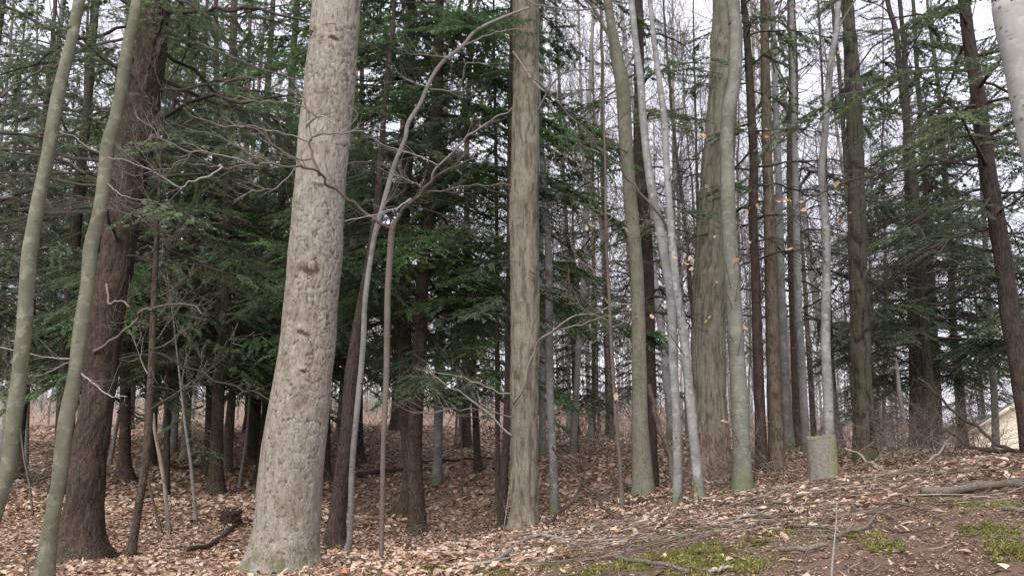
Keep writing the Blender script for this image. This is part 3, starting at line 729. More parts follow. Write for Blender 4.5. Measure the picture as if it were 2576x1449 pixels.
tree('be3', 'beech_tree', 'smooth grey-green tree touching the right side of the olive-brown ridged trunk', 'tree',
     [(1844, 0, 34), (1850, 75, 36), (1848, 200, 35), (1834, 275, 34), (1828, 350, 35), (1830, 425, 36), (1833, 550, 37), (1839, 650, 39), (1843, 725, 40), (1848, 800, 41), (1855, 925, 43), (1861, 1025, 45), (1866, 1125, 46), (1868, 1239, 56)], 9.5, 'beech2', 14, 18, .02, .1)
tree('dk3', 'hemlock_tree', 'narrow blackish trunk right of the smooth grey-green tree', 'tree',
     [(1870, 0, 15), (1878, 75, 18), (1888, 250, 22), (1896, 400, 23), (1894, 550, 23), (1899, 650, 23), (1903, 775, 25), (1908, 925, 28), (1913, 1075, 29), (1916, 1215, 38)], 11.0, 'hemlock_red', 13, 14, .03)
tree('br3', 'oak_tree', 'grey-brown trunk close beside the narrow blackish trunk', 'tree',
     [(1922, 0, 22), (1926, 200, 25), (1930, 400, 27), (1936, 550, 30), (1940, 700, 33), (1944, 875, 36), (1951, 1075, 40), (1955, 1194, 50)], 11.2, 'hickory2', 14, 16, .02)
tree('pd', 'hemlock_tree', 'dark hemlock behind, between the grey-brown trunk and the pale thin tree above the stump', 'tree',
     [(1990, 0, 23), (1996, 225, 26), (1992, 425, 27), (1996, 700, 28), (2006, 1000, 29), (2012, 1150, 36)], 15.5, 'hemlock', 15, 12, .03)
tree('pl4', 'maple_tree', 'pale trunk with mossy foot behind, just right of the grey-brown trunk', 'tree',
     [(1958, 400, 16), (1966, 725, 20), (1974, 925, 22), (1982, 1060, 25), (1987, 1142, 32)], 14.0, 'pale', 14, 12)
tree('pl5', 'maple_tree', 'whitish trunk behind, close to the left side of the cut stump', 'tree',
     [(2000, 400, 16), (2007, 725, 20), (2017, 925, 22), (2025, 1075, 22), (2028, 1145, 28)], 13.6, 'pale', 14, 12)
tree('pal', 'birch_tree', 'pale thin tree rising directly behind the cut stump', 'tree',
     [(2110, 0, 15), (2105, 75, 16), (2091, 150, 17), (2082, 250, 17), (2074, 350, 18), (2067, 425, 19), (2072, 500, 20), (2079, 600, 21), (2079, 725, 22), (2077, 800, 25), (2077, 875, 25), (2082, 975, 26), (2085, 1083, 27), (2087, 1190, 32)], 9.6, 'pale', 13, 14, .02)
tree('dk4', 'oak_tree', 'thick dark furrowed trunk right of the cut stump', 'tree',
     [(2131, 0, 32), (2139, 100, 38), (2144, 200, 42), (2149, 300, 43), (2154, 450, 45), (2157, 550, 47), (2158, 700, 48), (2164, 800, 52), (2167, 925, 54), (2172, 1025, 56), (2178, 1168, 68)], 11.0, 'darkbig', 17, 20, .03, .1, .05, relief=('ridge', .022, .05, .35, .016))
tree('hm6', 'hemlock_tree', 'slim hemlock with a green-streaked trunk in the right part, behind the brush', 'tree',
     [(2232, 0, 13), (2252, 75, 15), (2264, 175, 17), (2277, 275, 20), (2294, 425, 22), (2304, 550, 24), (2314, 650, 27), (2320, 760, 27), (2327, 875, 28), (2337, 975, 30), (2346, 1130, 36)], 15.0, 'dark', 16, 12, .03)
tree('hm6b', 'hemlock_tree', 'dark trunk close behind the slim green-streaked hemlock on the right', 'tree',
     [(2290, 500, 18), (2300, 800, 20), (2312, 975, 22), (2318, 1135, 26)], 17.0, 'dark', 15, 10, .03)
tree('lean', 'hemlock_tree', 'brown trunk leaning left near the right edge, crossing the house corner', 'tree',
     [(2424, 0, 32), (2437, 100, 35), (2454, 200, 38), (2467, 300, 42), (2484, 425, 44), (2502, 525, 46), (2519, 625, 48), (2532, 725, 51), (2543, 800, 54), (2562, 900, 56), (2582, 1025, 60), (2604, 1175, 72)], 9.0, 'hemlock_red', 13, 18, .03, .1)
tree('rb', 'birch_tree', 'large pale whitish trunk leaning out of the top right corner', 'tree',
     [(2536, -60, 108), (2544, 0, 110), (2558, 75, 112), (2577, 150, 114), (2596, 250, 116), (2618, 350, 118), (2638, 440, 120), (2690, 700, 122), (2760, 1100, 126), (2800, 1380, 140)], 5.2, 'birch', 12, 28, .012, .1)
tree('r1', 'maple_tree', 'pale thin trunk in front of the beige house gable', 'tree',
     [(2478, 600, 14), (2490, 800, 17), (2498, 940, 19), (2503, 1040, 20), (2506, 1142, 24)], 16.0, 'greyfar', 15, 10)
tree('r2', 'maple_tree', 'whitish trunk left of the beige house, lit by open sky', 'tree',
     [(2394, 700, 14), (2402, 900, 16), (2410, 1000, 17), (2415, 1150, 20)], 20.0, 'pale', 16, 10)
tree('sn', 'snag_tree', 'broken dead trunk with orange-brown wood between the dark furrowed trunk and the right hemlock', 'dead tree',
     [(2254, 900, 5), (2257, 930, 10), (2264, 1000, 12), (2272, 1060, 14), (2278, 1150, 20)], 14.0, 'tanfar', 0, 8, .12)
# left background
tree('l1', 'sapling_tree', 'grey-brown leaning young tree right of the big reddish brown hemlock', 'tree',
     [(392, 650, 14), (386, 800, 17), (380, 950, 20), (372, 1100, 21), (364, 1180, 21), (350, 1265, 23), (338, 1340, 25), (327, 1408, 30)], 8.5, 'hemlock', 5.2, 10, .03, slim=.15)
tree('l2', 'hemlock_tree', 'hemlock with a wide mossy foot behind the grey-brown leaning young tree', 'tree',
     [(322, 700, 26), (316, 900, 28), (315, 1075, 30), (313, 1160, 38), (312, 1214, 66)], 15.0, 'hemlock', 13, 14, .03, .2)
tree('l3', 'hemlock_tree', 'narrow dark trunk behind the pair of thin pale poles at left', 'tree',
     [(424, 700, 14), (422, 950, 15), (420, 1100, 16), (419, 1256, 20)], 14.0, 'hemlock_red', 11, 10, .03)
tree('l4', 'sapling_tree', 'taller of the thin pale poles meeting at their feet on the leafy floor at left', 'tree',
     [(386, 1040, 8), (390, 1085, 10), (405, 1165, 11), (416, 1240, 11), (424, 1336, 13)], 10.5, 'tanfar', 0, 8, .05)
tree('l5', 'sapling_tree', 'lower of the thin poles meeting at their feet, leaning from the left', 'tree',
     [(370, 1200, 6), (380, 1240, 8), (392, 1290, 10), (404, 1340, 12)], 10.4, 'sap', 0, 8, .05)
tree('l6', 'sapling_tree', 'thin bent pole on the leafy floor halfway to the small rotten stump', 'tree',
     [(458, 1000, 6), (466, 1070, 8), (478, 1150, 9), (486, 1230, 10), (493, 1306, 11)], 11.0, 'greyfar', 3.4, 8, .04)
tree('l7', 'hemlock_tree', 'dark trunk with a spread foot above the small rotten stump', 'tree',
     [(534, 600, 20), (530, 850, 22), (528, 1050, 24), (524, 1150, 28), (521, 1203, 42)], 17.0, 'hemlock', 14, 12, .03, .2)
tree('l8', 'maple_tree', 'grey-brown trunk right beside the dark trunk above the small rotten stump', 'tree',
     [(600, 700, 18), (590, 900, 20), (580, 1050, 22), (574, 1130, 26), (570, 1192, 32)], 18.0, 'brownfar', 14, 10, .03, .15)
tree('l9', 'hemlock_tree', 'dark trunk deep in shade just left of the widest pale trunk', 'tree',
     [(660, 500, 22), (654, 700, 26), (648, 850, 28), (643, 1000, 30), (638, 1170, 40)], 20.0, 'dark', 16, 12, .03, .1)
tree('l10', 'sapling_tree', 'thin pale leaning pole between the grey-brown trunk and the widest pale trunk', 'tree',
     [(630, 950, 5), (622, 1075, 6), (612, 1150, 6), (604, 1202, 8)], 15.5, 'greyfar', 4.5, 6)
tree('l11', 'maple_tree', 'thin trunk in the gap between the two slim grey-green trees at left', 'tree',
     [(76, 700, 13), (72, 900, 14), (68, 1025, 15), (64, 1150, 18)], 18.0, 'greyfar', 13, 10)
tree('l12', 'sapling_tree', 'thin sapling in leaves between the slim trees at left', 'tree',
     [(52, 1080, 5), (60, 1150, 6), (76, 1230, 6), (82, 1312, 8)], 11.6, 'sap', 2.6, 6)
tree('l13', 'maple_tree', 'greyish trunk seen just right of the widest pale trunk, beyond the dark leaning one', 'tree',
     [(888, 600, 18), (886, 725, 20), (884, 900, 21), (838, 1165, 3)][:3] + [(880, 1170, 24)], 19.0, 'greyfar', 15, 10)
tree('l14', 'hemlock_tree', 'dark trunk between the widest pale trunk and the dark leaning trunk', 'tree',
     [(826, 700, 16), (824, 900, 17), (822, 1050, 18), (820, 1185, 26)], 18.0, 'hemlock', 13, 10, .03)

T = TREES['oak']; zt = W(1788, 1072, 11)[2] - T['base'][2]
kk = np.where(T['P'][:, 2] < zt)[0]; Pp, rr = T['P'][kk], T['rad'][kk] + .012
M['peeled'] = bark('peeled_reddish_wood', (.24, .185, .145), (.165, .12, .09), (.05, .035, .027), 22, 2.5, .4, .9, .02, (.30, .245, .20), .6)
V, F, Tt = tube(Pp, rr * np.linspace(1.05, 1.0, len(rr)), 26, .035)
V = V.copy(); V[-28:-2, 2] += R.normal(0, .07, 26)
o = link('peeled_base', mesh('peeled_base', V, [F, Tt], M['peeled']), T['root']); o['label'] = 'reddish peeled wood at the foot of the trunk'
# crowns of the surveyed trees
give_hemlock('hem1', 3.3, 11, 34, 2.9, 2.6, dens=.55, leafsize=.045, seed=1, thin=9, bare=.35, droop=.22)
give_hemlock('dk1', 3.8, 8.5, 18, 1.2, .9, dens=.8, seed=2, bare=.5)
give_hemlock('hm2', 2.6, 12, 44, 2.2, 1.8, seed=3, bare=.1, thin=8)
give_hemlock('hm3', 3.3, 13.5, 70, 3.0, 2.6, needles='needlesbright', seed=4, bare=.05, leafsize=.048, dens=1.2, thin=20)
give_hemlock('hm4', 1.9, 7.5, 34, 1.5, 1.0, needles='needlesbright', seed=5, bare=.15, leafsize=.045)
give_hemlock('hm5', 2.6, 8.5, 26, 1.35, .9, needles='needles', seed=6, bare=.2, leafsize=.045, az=(math.radians(150), math.radians(390)))
give_hemlock('dk2', 2.5, 13, 34, 1.9, 1.4, seed=7, bare=.5, dens=.7)
give_hemlock('dk3', 3.0, 12, 36, 1.8, 1.5, seed=8, bare=.4, dens=.8)
give_hemlock('pd', 2.5, 14, 54, 2.2, 2.0, seed=9, bare=.3, dens=.8)
give_hemlock('hm6', 1.9, 15, 66, 2.4, 1.9, seed=10, bare=.25, dens=.85)
give_hemlock('hm6b', 2.0, 14, 44, 2.2, 1.8, seed=11, bare=.3, dens=.8)
give_hemlock('lean', 2.6, 12, 46, 2.3, 1.9, seed=12, bare=.45, dens=.75)
give_hemlock('l2', 2.0, 12, 60, 2.5, 1.9, seed=13, dens=.95)
give_hemlock('l3', 2.2, 10, 40, 1.9, 1.4, seed=14)
give_hemlock('l7', 2.1, 13, 56, 2.6, 2.1, seed=15)
give_hemlock('l9', 2.4, 15, 60, 2.8, 2.3, seed=16)
give_hemlock('l14', 2.3, 12, 50, 2.4, 2.0, seed=17)
for i, (k, z0, z1, nl, L, m) in enumerate([('b1', 6.5, 10.8, 9, 2.0, 'twigpale'), ('b2', 6.3, 10.8, 9, 2.0, 'twigpale'), ('hick', 9, 15.5, 14, 3.4, 'twig'), ('mid', 8, 16.5, 18, 3.2, 'twig'),
        ('pw1', 6, 15, 22, 2.6, 'twig'), ('g1', 5.5, 12.5, 18, 2.0, 'twigpale'), ('g2', 6, 15, 18, 2.3, 'twig'), ('g3', 5, 15, 22, 2.4, 'twig'),
        ('gr', 6.5, 13.5, 16, 2.4, 'twig'), ('tw1', 6, 11.5, 13, 1.8, 'twigpale'), ('tw2', 6, 11.5, 13, 1.8, 'twigpale'), ('oak', 9, 17.5, 16, 3.4, 'twig'),
        ('be3', 6.5, 13.5, 14, 2.4, 'twigpale'), ('br3', 6.5, 13.5, 16, 2.2, 'twig'), ('pl4', 6, 13.5, 18, 2.1, 'twig'), ('pl5', 6, 13.5, 18, 2.1, 'twig'),
        ('pal', 5.5, 12.5, 14, 2.0, 'twigpale'), ('dk4', 8.5, 16.5, 16, 3.2, 'twigdark'), ('rb', 5.5, 11.8, 10, 2.4, 'twigpale'), ('r1', 6, 14.5, 16, 2.2, 'twig'),
        ('r2', 6, 15.5, 16, 2.4, 'twig'), ('l8', 6, 13.5, 14, 2.2, 'twig'), ('l11', 5, 12.5, 14, 2.0, 'twig'), ('l13', 5, 14.5, 16, 2.2, 'twig'), ('st1', 1.4, 3.1, 7, .6, 'twig'),
        ('th1', 1.8, 5.4, 14, .9, 'twig'), ('l1', 1.5, 5.0, 16, .9, 'twig'), ('l6', 1.6, 3.3, 6, .7, 'twig'), ('l10', 2.4, 4.4, 6, .8, 'twig'), ('l12', .8, 2.5, 6, .6, 'twig')]):
    give_bare(k, z0, z1, nl, L, m, seed=100 + i)

# visible limbs, one mesh each
def limbs(key, rows, **k):
    for pts, w0, w1, Y0, Y1 in rows: curve_branch(key, pts, w0, w1, Y0, Y1, **k)
limbs('hem1', [
    ([(345, 195), (295, 168), (230, 130), (160, 95), (80, 50), (0, 14), (-60, -10)], 12, 7, 9, 8.2),
    ([(350, 95), (320, 100), (260, 112), (200, 125), (140, 165), (70, 190), (0, 245)], 10, 5, 9, 8.4),
    ([(340, 60), (250, 85), (165, 112), (100, 150), (50, 175), (0, 190)], 10, 5, 9, 8.6),
    ([(330, 405), (300, 400), (245, 388), (190, 367), (105, 348), (0, 335)], 11, 7, 9, 8.3),
    ([(320, 455), (300, 450), (240, 440), (170, 410), (95, 390), (0, 375)], 11, 6, 9, 8.3),
    ([(415, 28), (430, 27), (500, 28), (560, 27), (644, 22), (700, 36), (770, 54)], 13, 7, 9, 8.4),
    ([(405, -40), (450, 0), (520, 40), (570, 100), (610, 140), (690, 170)], 11, 5, 9, 8.2),
    ([(410, 92), (480, 105), (560, 135), (644, 170), (700, 185), (765, 200)], 11, 4, 9, 8.3),
    ([(385, 228), (470, 222), (560, 205), (620, 195), (680, 192)], 9, 4, 9, 8.4),
    ([(372, 358), (450, 365), (510, 385), (560, 390)], 9, 3, 9, 8.5),
    ([(350, 505), (430, 515), (550, 530), (620, 560)], 8, 3, 9, 8.5),
    ([(290, 905), (380, 890), (480, 925), (560, 965), (644, 992), (690, 1010)], 9, 4, 9, 8.3),
    ([(300, 640), (360, 650), (430, 690)], 7, 3, 9, 8.4),
    ([(368, 230), (368, 200), (380, 150), (400, 130), (412, 100)], 9, 9, 8.75, 8.7)], mat='twigdark', twigs=10, tlen=.5)
limbs('hem1', [
    ([(235, 885), (270, 865), (330, 815), (360, 780), (400, 770), (475, 765), (520, 790)], 10, 4, 8.8, 8.2),
    ([(268, 715), (272, 745), (276, 765), (292, 758), (312, 760), (326, 773)], 7, 5, 8.75, 8.6),
    ([(385, 340), (370, 355), (345, 370), (310, 385)], 10, 6, 8.7, 8.5)], mat='twig', twigs=5, tlen=.4)
limbs('b2', [
    ([(190, 905), (150, 902), (75, 893), (0, 873)], 6, 3, 5.9, 5.7),
    ([(192, 908), (160, 918), (115, 940), (60, 948)], 6, 3, 5.9, 5.8),
    ([(203, 938), (240, 970), (275, 995), (320, 1000)], 5, 2, 5.9, 5.6),
    ([(262, 455), (290, 480), (330, 500), (380, 505)], 4, 2, 5.9, 5.7)], mat='twigpale', twigs=5, tlen=.25)
# forked sapling: limbs and the many pale twigs crossing in front of the big trunk
limbs('sap', [
    ([(986, 578), (954, 560), (914, 530), (869, 500), (836, 470), (809, 445), (784, 427), (744, 422), (644, 415), (550, 420), (500, 412), (450, 413), (400, 430), (320, 440), (280, 450)], 10, 3, 6.6, 5.5),
    ([(988, 580), (1000, 545), (1019, 520), (1069, 475), (1104, 442), (1144, 420), (1199, 400)], 13, 5, 6.6, 6.3)], mat='sap', twigs=16, tlen=.3, name='limb')
limbs('sap', [
    ([(1085, 460), (1096, 425), (1144, 380), (1184, 340), (1244, 300), (1288, 272)], 8, 4, 6.4, 6.0),
    ([(805, 443), (789, 400), (781, 352), (804, 342), (859, 335), (909, 330), (969, 328)], 9, 3, 6.2, 6.0),
    ([(783, 355), (770, 320), (794, 295), (819, 295), (844, 315)], 7, 4, 6.2, 6.1),
    ([(560, 420), (545, 432), (500, 457), (460, 467), (425, 462), (390, 435), (340, 415), (280, 390), (215, 360), (150, 340)], 6, 2, 5.9, 5.5),
    ([(640, 415), (550, 388), (475, 382), (425, 360), (385, 330), (345, 297)], 5, 3, 6.0, 5.6),
    ([(781, 360), (700, 330), (625, 320), (550, 315), (500, 300), (462, 270)], 5, 2, 6.2, 5.8),
    ([(790, 400), (744, 400), (694, 370), (644, 325), (560, 300)], 5, 2, 6.2, 5.9),
    ([(785, 356), (760, 240), (694, 225), (644, 200), (600, 190)], 4, 2, 6.2, 6.0),
    ([(794, 293), (764, 270), (720, 258), (644, 255), (600, 240)], 4, 2, 6.2, 6.0),
    ([(1034, 500), (994, 525), (944, 540), (869, 555)], 5, 2, 6.5, 6.2),
    ([(1064, 472), (1030, 455), (994, 440), (960, 410)], 4, 2, 6.5, 6.3),
    ([(1104, 418), (1044, 390), (984, 370), (940, 350)], 4, 2, 6.4, 6.2),
    ([(1074, 482), (1124, 480), (1159, 467), (1220, 465), (1288, 462)], 4, 2, 6.5, 6.2),
    ([(700, 418), (660, 400), (600, 370), (540, 340), (480, 330)], 4, 2, 6.1, 5.9),
    ([(860, 335), (900, 290), (850, 250), (800, 230)], 3, 2, 6.1, 5.9),
    ([(744, 422), (700, 470), (640, 480), (590, 505)], 4, 2, 6.1, 5.9)], mat='twigpale', twigs=9, tlen=.22)
limbs('curve', [
    ([(1139, 150), (1094, 142), (1034, 137), (994, 120)], 5, 2, 8.7, 8.4),
    ([(1080, 225), (1150, 228), (1164, 200), (1172, 165), (1194, 158), (1230, 160)], 5, 3, 8.7, 8.3),
    ([(1079, 222), (1020, 200), (994, 172)], 4, 2, 8.7, 8.4),
    ([(955, 540), (1000, 470), (1010, 430)], 4, 2, 8.7, 8.4),
    ([(1169, 115), (1230, 90), (1288, 75), (1340, 78)], 5, 2, 8.7, 8.4)], mat='twigpale', twigs=7, tlen=.3)
limbs('mid', [
    ([(1290, 1015), (1318, 975), (1348, 875), (1378, 835), (1438, 800), (1513, 780), (1588, 760)], 8, 3, 9.3, 8.4),
    ([(1350, 872), (1390, 835), (1453, 820), (1528, 795), (1580, 790)], 6, 2, 9.0, 8.4),
    ([(1288, 1097), (1229, 1045), (1169, 995), (1094, 955), (1069, 925)], 7, 3, 9.3, 8.5),
    ([(1286, 990), (1250, 988), (1180, 955), (1120, 942), (1044, 930)], 5, 2, 9.3, 8.6),
    ([(1290, 1050), (1224, 1035), (1144, 1032), (1059, 1037), (1004, 1025), (964, 1000)], 5, 2, 9.3, 8.4),
    ([(1322, 0), (1355, 14), (1400, 22), (1488, 22), (1558, 0)], 6, 3, 9.3, 8.8),
    ([(1290, 130), (1338, 200), (1370, 230)], 5, 3, 9.3, 9.0),
    ([(1352, 280), (1390, 210), (1420, 185), (1480, 175)], 6, 3, 9.3, 9.0)], mat='twigpale', twigs=10, tlen=.35)
limbs('tw1', [([(1685, 640), (1678, 570), (1648, 530), (1598, 470), (1548, 415), (1498, 360), (1448, 300), (1388, 240), (1330, 195)], 9, 4, 8.4, 7.8),
    ([(1700, 1290), (1715, 1235), (1745, 1200), (1742, 1165)], 5, 2, 8.4, 8.2)], mat='sap', twigs=8, tlen=.35)
limbs('gr', [([(1560, 175), (1538, 110), (1503, 40), (1473, 0), (1450, -30)], 12, 7, 9.5, 9.3), ([(1578, 385), (1545, 365), (1500, 350), (1470, 355)], 5, 2, 9.4, 9.1),
    ([(1604, 800), (1550, 820), (1500, 860), (1440, 880)], 5, 2, 9.4, 9.0)], mat='twig', twigs=9, tlen=.4)
limbs('lean', [([(2490, 430), (2430, 412), (2350, 400), (2270, 370)], 7, 3, 9, 8.6), ([(2465, 265), (2360, 275), (2260, 298), (2170, 302)], 7, 3, 9, 8.4),
    ([(2450, 160), (2380, 172), (2270, 165), (2200, 140)], 7, 3, 9, 8.6), ([(2505, 350), (2420, 345), (2340, 360), (2230, 390)], 6, 3, 9, 8.5),
    ([(2502, 480), (2460, 540), (2400, 590), (2340, 660)], 8, 3, 9, 8.6), ([(2530, 700), (2450, 695), (2380, 720)], 6, 3, 9, 8.6), ([(2430, 30), (2340, 38), (2240, 45), (2160, 44)], 7, 3, 9, 8.5)], mat='twigdark', twigs=12, tlen=.5)
limbs('oak', [([(1760, 400), (1700, 405), (1650, 400)], 5, 2, 11, 10.6), ([(1745, 640), (1700, 625), (1650, 600)], 5, 2, 11, 10.5)], mat='twigdark', twigs=7, tlen=.4)

# dry leaves still hanging on twigs
def hang_leaves(key, spots, size=.07):
    T = TREES[key]
    for (px, py, n) in spots:
        Y1 = T['Y'] - R.uniform(.3, .9)
        tip = W(px, py, Y1) - T['base']
        # leave the stem a bit lower down
        z = tip[2] - R.uniform(.25, .6) if abs(px - 1523) > 60 or key != 'th1' else tip[2] - .15
        k = int(np.clip(np.searchsorted(T['P'][:, 2], z), 0, len(T['P']) - 1)); st = T['P'][k]
        mid = (st + tip) / 2 + np.array([0, 0, R.uniform(.02, .12)])
        S = smooth_line(np.array([st, mid, tip]), 12)
        acc = Acc(); acc.tube(S, np.linspace(.006, .0018, 12), 5); add_twigs(acc, S, np.linspace(.006, .002, 12), 9, .3, sub=1)
        tw = link('twig', acc.mesh('twig', M['twigpale']), T['root'])
        for q in range(n):
            la = Acc(); off = R.normal(0, .025 + .02 * (n > 1), 3); th = R.uniform(0, 6.28)
            leaves_detailed(la, np.array([[0., 0, 0]]), size * R.uniform(.8, 1.25), .3, np.array([R.random()]))
            o = link('dry_leaf', la.mesh('dry_leaf', M['dryleaf']), tw, tuple(tip + off + np.array([0, 0, -.02])))
            o.rotation_euler = (R.uniform(.6, 1.6), R.uniform(-.6, .6), R.uniform(-1, 1))
hang_leaves('th1', [(1485, 560, 3), (1523, 572, 1), (1570, 573, 2), (1553, 980, 2)])
hang_leaves('tw2', [(1643, 793, 1), (1780, 330, 2), (1780, 466, 2), (1720, 660, 3), (1740, 652, 3), (1750, 1225, 1)])
hang_leaves('be3', [(1798, 596, 1), (1780, 803, 2), (1878, 822, 1), (1818, 1062, 1), (1888, 520, 2), (1888, 597, 2), (1810, 700, 1), (1937, 1057, 1), (1868, 655, 2)])
hang_leaves('pal', [(1972, 500, 3), (1985, 512, 2), (2022, 527, 2), (1965, 335, 2), (1927, 322, 2), (1970, 37, 1), (1985, 66, 2), (2010, 26, 1), (2102, 138, 2), (2092, 390, 2), (2122, 466, 2), (2130, 545, 2), (1988, 620, 1), (2017, 590, 1), (2050, 250, 1)])
T = TREES['br3']
acc = Acc(); S = smooth_line(np.array([T['P'][60], T['P'][60] + [.2, -.3, .1], W(2000, 872, 10.6) - T['base']]), 10); acc.tube(S, np.linspace(.006, .002, 10), 5)
tw = link('twig', acc.mesh('twig', M['twig']), T['root'])
la = Acc(); leaves_detailed(la, R.normal(0, .02, (9, 3)), .08, .8, R.random(9) * .2)
link('dry_leaf', la.mesh('dry_leaf', M['litter']), tw, tuple(S[-1]))

# ------------------------------------------------------------------ further hemlocks: a few built, the rest copied
def local_trunk(H, r0, seed, wob=.02, flare=1.5):
    rng = np.random.default_rng(seed); m = int(H / .25)
    z = np.linspace(-.3, H, m)
    x = np.cumsum(rng.normal(0, wob, m)) * .5; y = np.cumsum(rng.normal(0, wob, m)) * .5
    x -= x[0]; y -= y[0]; x += rng.normal(0, .02) * z; y += rng.normal(0, .02) * z
    f = np.clip(1 - z / .6, 0, 1) ** 2
    rad = r0 * (1 - .75 * np.clip(z, 0, H) / H) * (1 + flare * .5 * f)
    return np.c_[x, y, z], rad
def proto(kind, name, cat, H, r0, seed, mat, crown):
    r = thing(name, '', cat); P, rad = local_trunk(H, r0, seed)
    V, F, T = tube(P, rad, 10, .03); link('trunk', mesh('trunk', V, [F, T], M[mat]), r)
    crown(r, P, rad); return r
def copy_tree(o, name=None):
    c = o.copy(); COL.objects.link(c)
    for ch in o.children:
        d = ch.copy(); COL.objects.link(d); d.parent = c
    return c
def hem_crown(z0, z1, nb, L0, L1, needles, **k):
    def f(r, P, rad):
        w_, l_ = Acc(), Acc(); hemlock_crown(w_, l_, P, rad, z0, z1, nb, L0, L1, **k)
        link('crown', crown_mesh(w_, l_, M['twigdark'], M[needles]), r)
    return f
def bar_crown(z0, z1, nl, L, mat, **k):
    def f(r, P, rad):
        a = Acc(); bare_crown(a, P, rad, z0, z1, nl, L, **k); link('crown', a.mesh('crown', M[mat]), r)
    return f
ANCH = [(60, 'leftmost slim tree'), (170, 'bending grey-green tree'), (240, 'big reddish brown hemlock'), (740, 'widest pale trunk'), (868, 'dark leaning trunk'),
        (966, 'forked sapling'), (1045, 'crossing dark pair'), (1102, 'pale grey trunk'), (1318, 'centre trunk'), (1386, 'thin pale grey tree'), (1548, 'thin reddish young tree'),
        (1610, 'green-grey trunk'), (1700, 'whitish twin stems'), (1786, 'olive-brown trunk'), (1862, 'smooth grey-green tree'), (1912, 'blackish trunk'), (1952, 'grey-brown trunk'),
        (2078, 'cut stump'), (2170, 'dark furrowed trunk'), (2340, 'right green-streaked hemlock'), (2560, 'left-leaning brown trunk')]
_U = ['first', 'second', 'third', 'fourth', 'fifth', 'sixth', 'seventh', 'eighth', 'ninth', 'tenth', 'eleventh', 'twelfth', 'thirteenth', 'fourteenth', 'fifteenth', 'sixteenth', 'seventeenth', 'eighteenth', 'nineteenth']
ORD = _U + ['twentieth'] + ['twenty-' + q for q in _U[:9]] + ['thirtieth'] + ['thirty-' + q for q in _U[:9]] + ['fortieth'] + ['forty-' + q for q in _U[:9]]
def label_by_gap(items, noun, plural):
    """items: (object, px). Gives each its own label by the gap it is seen in and its place there"""
    gaps = {}
    for o, px in items:
        k = sum(1 for a, _ in ANCH if a < px); gaps.setdefault(k, []).append((px, o))
    for k, lst in gaps.items():
        lst.sort(key=lambda q: q[0])
        if k == 0: where = 'left of ' + ANCH[0][1]
        elif k == len(ANCH): where = 'right of ' + ANCH[-1][1]
        else: where = 'between %s and %s' % (ANCH[k - 1][1], ANCH[k][1])
        for i, (px, o) in enumerate(lst):
            if len(lst) == 1: o['label'] = 'only %s %s' % (noun, where)
            else: o['label'] = '%s %s from left %s' % (ORD[i], noun, where)
HP = [proto('h', 'hemlock_tree', 'tree', 13, .10, 21, 'hemlock', hem_crown(1.9, 12.6, 70, 2.6, 1.3, 'needles', thin=7.0, leafsize=.046, dens=.74, seed=31)),
      proto('h', 'hemlock_tree', 'tree', 15, .12, 22, 'hemlock', hem_crown(2.1, 14.6, 78, 3.0, 1.4, 'needlesbright', thin=7.0, leafsize=.046, dens=.74, seed=32)),
      proto('h', 'hemlock_tree', 'tree', 11, .08, 23, 'hemlock', hem_crown(1.8, 10.8, 64, 2.4, 1.0, 'needlesolive', thin=7.0, leafsize=.046, dens=.74, seed=33)),
      proto('h', 'hemlock_tree', 'tree', 17, .13, 24, 'hemlock', hem_crown(3.0, 16.6, 64, 2.9, 1.3, 'needles', leafsize=.05, dens=.7, bare=.3, seed=34)),
      proto('h', 'hemlock_tree', 'tree', 18, .12, 25, 'dark', hem_crown(5.5, 17.6, 54, 2.4, 1.2, 'needles', leafsize=.05, dens=.7, bare=.35, seed=35))]
used = set()
def place(protos, k, px, Y, s=1.0, rz=None):
    src = protos[k]; key = (id(protos), k)
    o = src if key not in used else copy_tree(src); used.add(key)
    x = (px - 1288) / FPX * Y / cp * 1.03
    o.location = (x, Y, g1(x, Y)); o.rotation_euler = (0, 0, R.uniform(0, 6.28) if rz is None else rz); o.scale = (s, s, s)
    return o
hl = []
for (k, px, Y, s) in [(1, 600, 14.5, 1.0), (0, 130, 16, 1.0), (3, -60, 12.5, .95), (2, 440, 19, 1.1), (0, 745, 22, 1.05), (1, 930, 20, 1.0), (3, 1180, 23, 1.0), (2, 60, 21, 1.1), (0, 250, 22, 1.1),
                      (1, 480, 24, 1.15), (2, 660, 27, 1.2), (0, 850, 27, 1.2), (0, 1210, 17.5, .8), (2, 1440, 20, .62), (3, 1520, 26, 1.0), (4, 1480, 33, 1.0), (2, 1600, 30, .8),
                      (0, 2230, 18.5, .8), (1, 2350, 19, .85), (0, 2660, 14, .95), (4, 2120, 24, 1.0), (2, 2160, 30, .9), (0, 2400, 44, 1.0), (3, 2000, 34, 1.0), (1, 2600, 46, 1.1),
                      (3, 380, 30, 1.2), (1, 100, 30, 1.2), (3, 1010, 30, 1.2), (4, 2290, 22, 1.0), (3, -150, 20, 1.1), (4, 700, 17, 1.0), (4, 230, 13.5, .95)]:
    o = place(HP, k, px, Y, s); o['group'] = 'evergreen hemlocks standing farther back'; hl.append((o, px))
label_by_gap(hl, 'far hemlock', '')

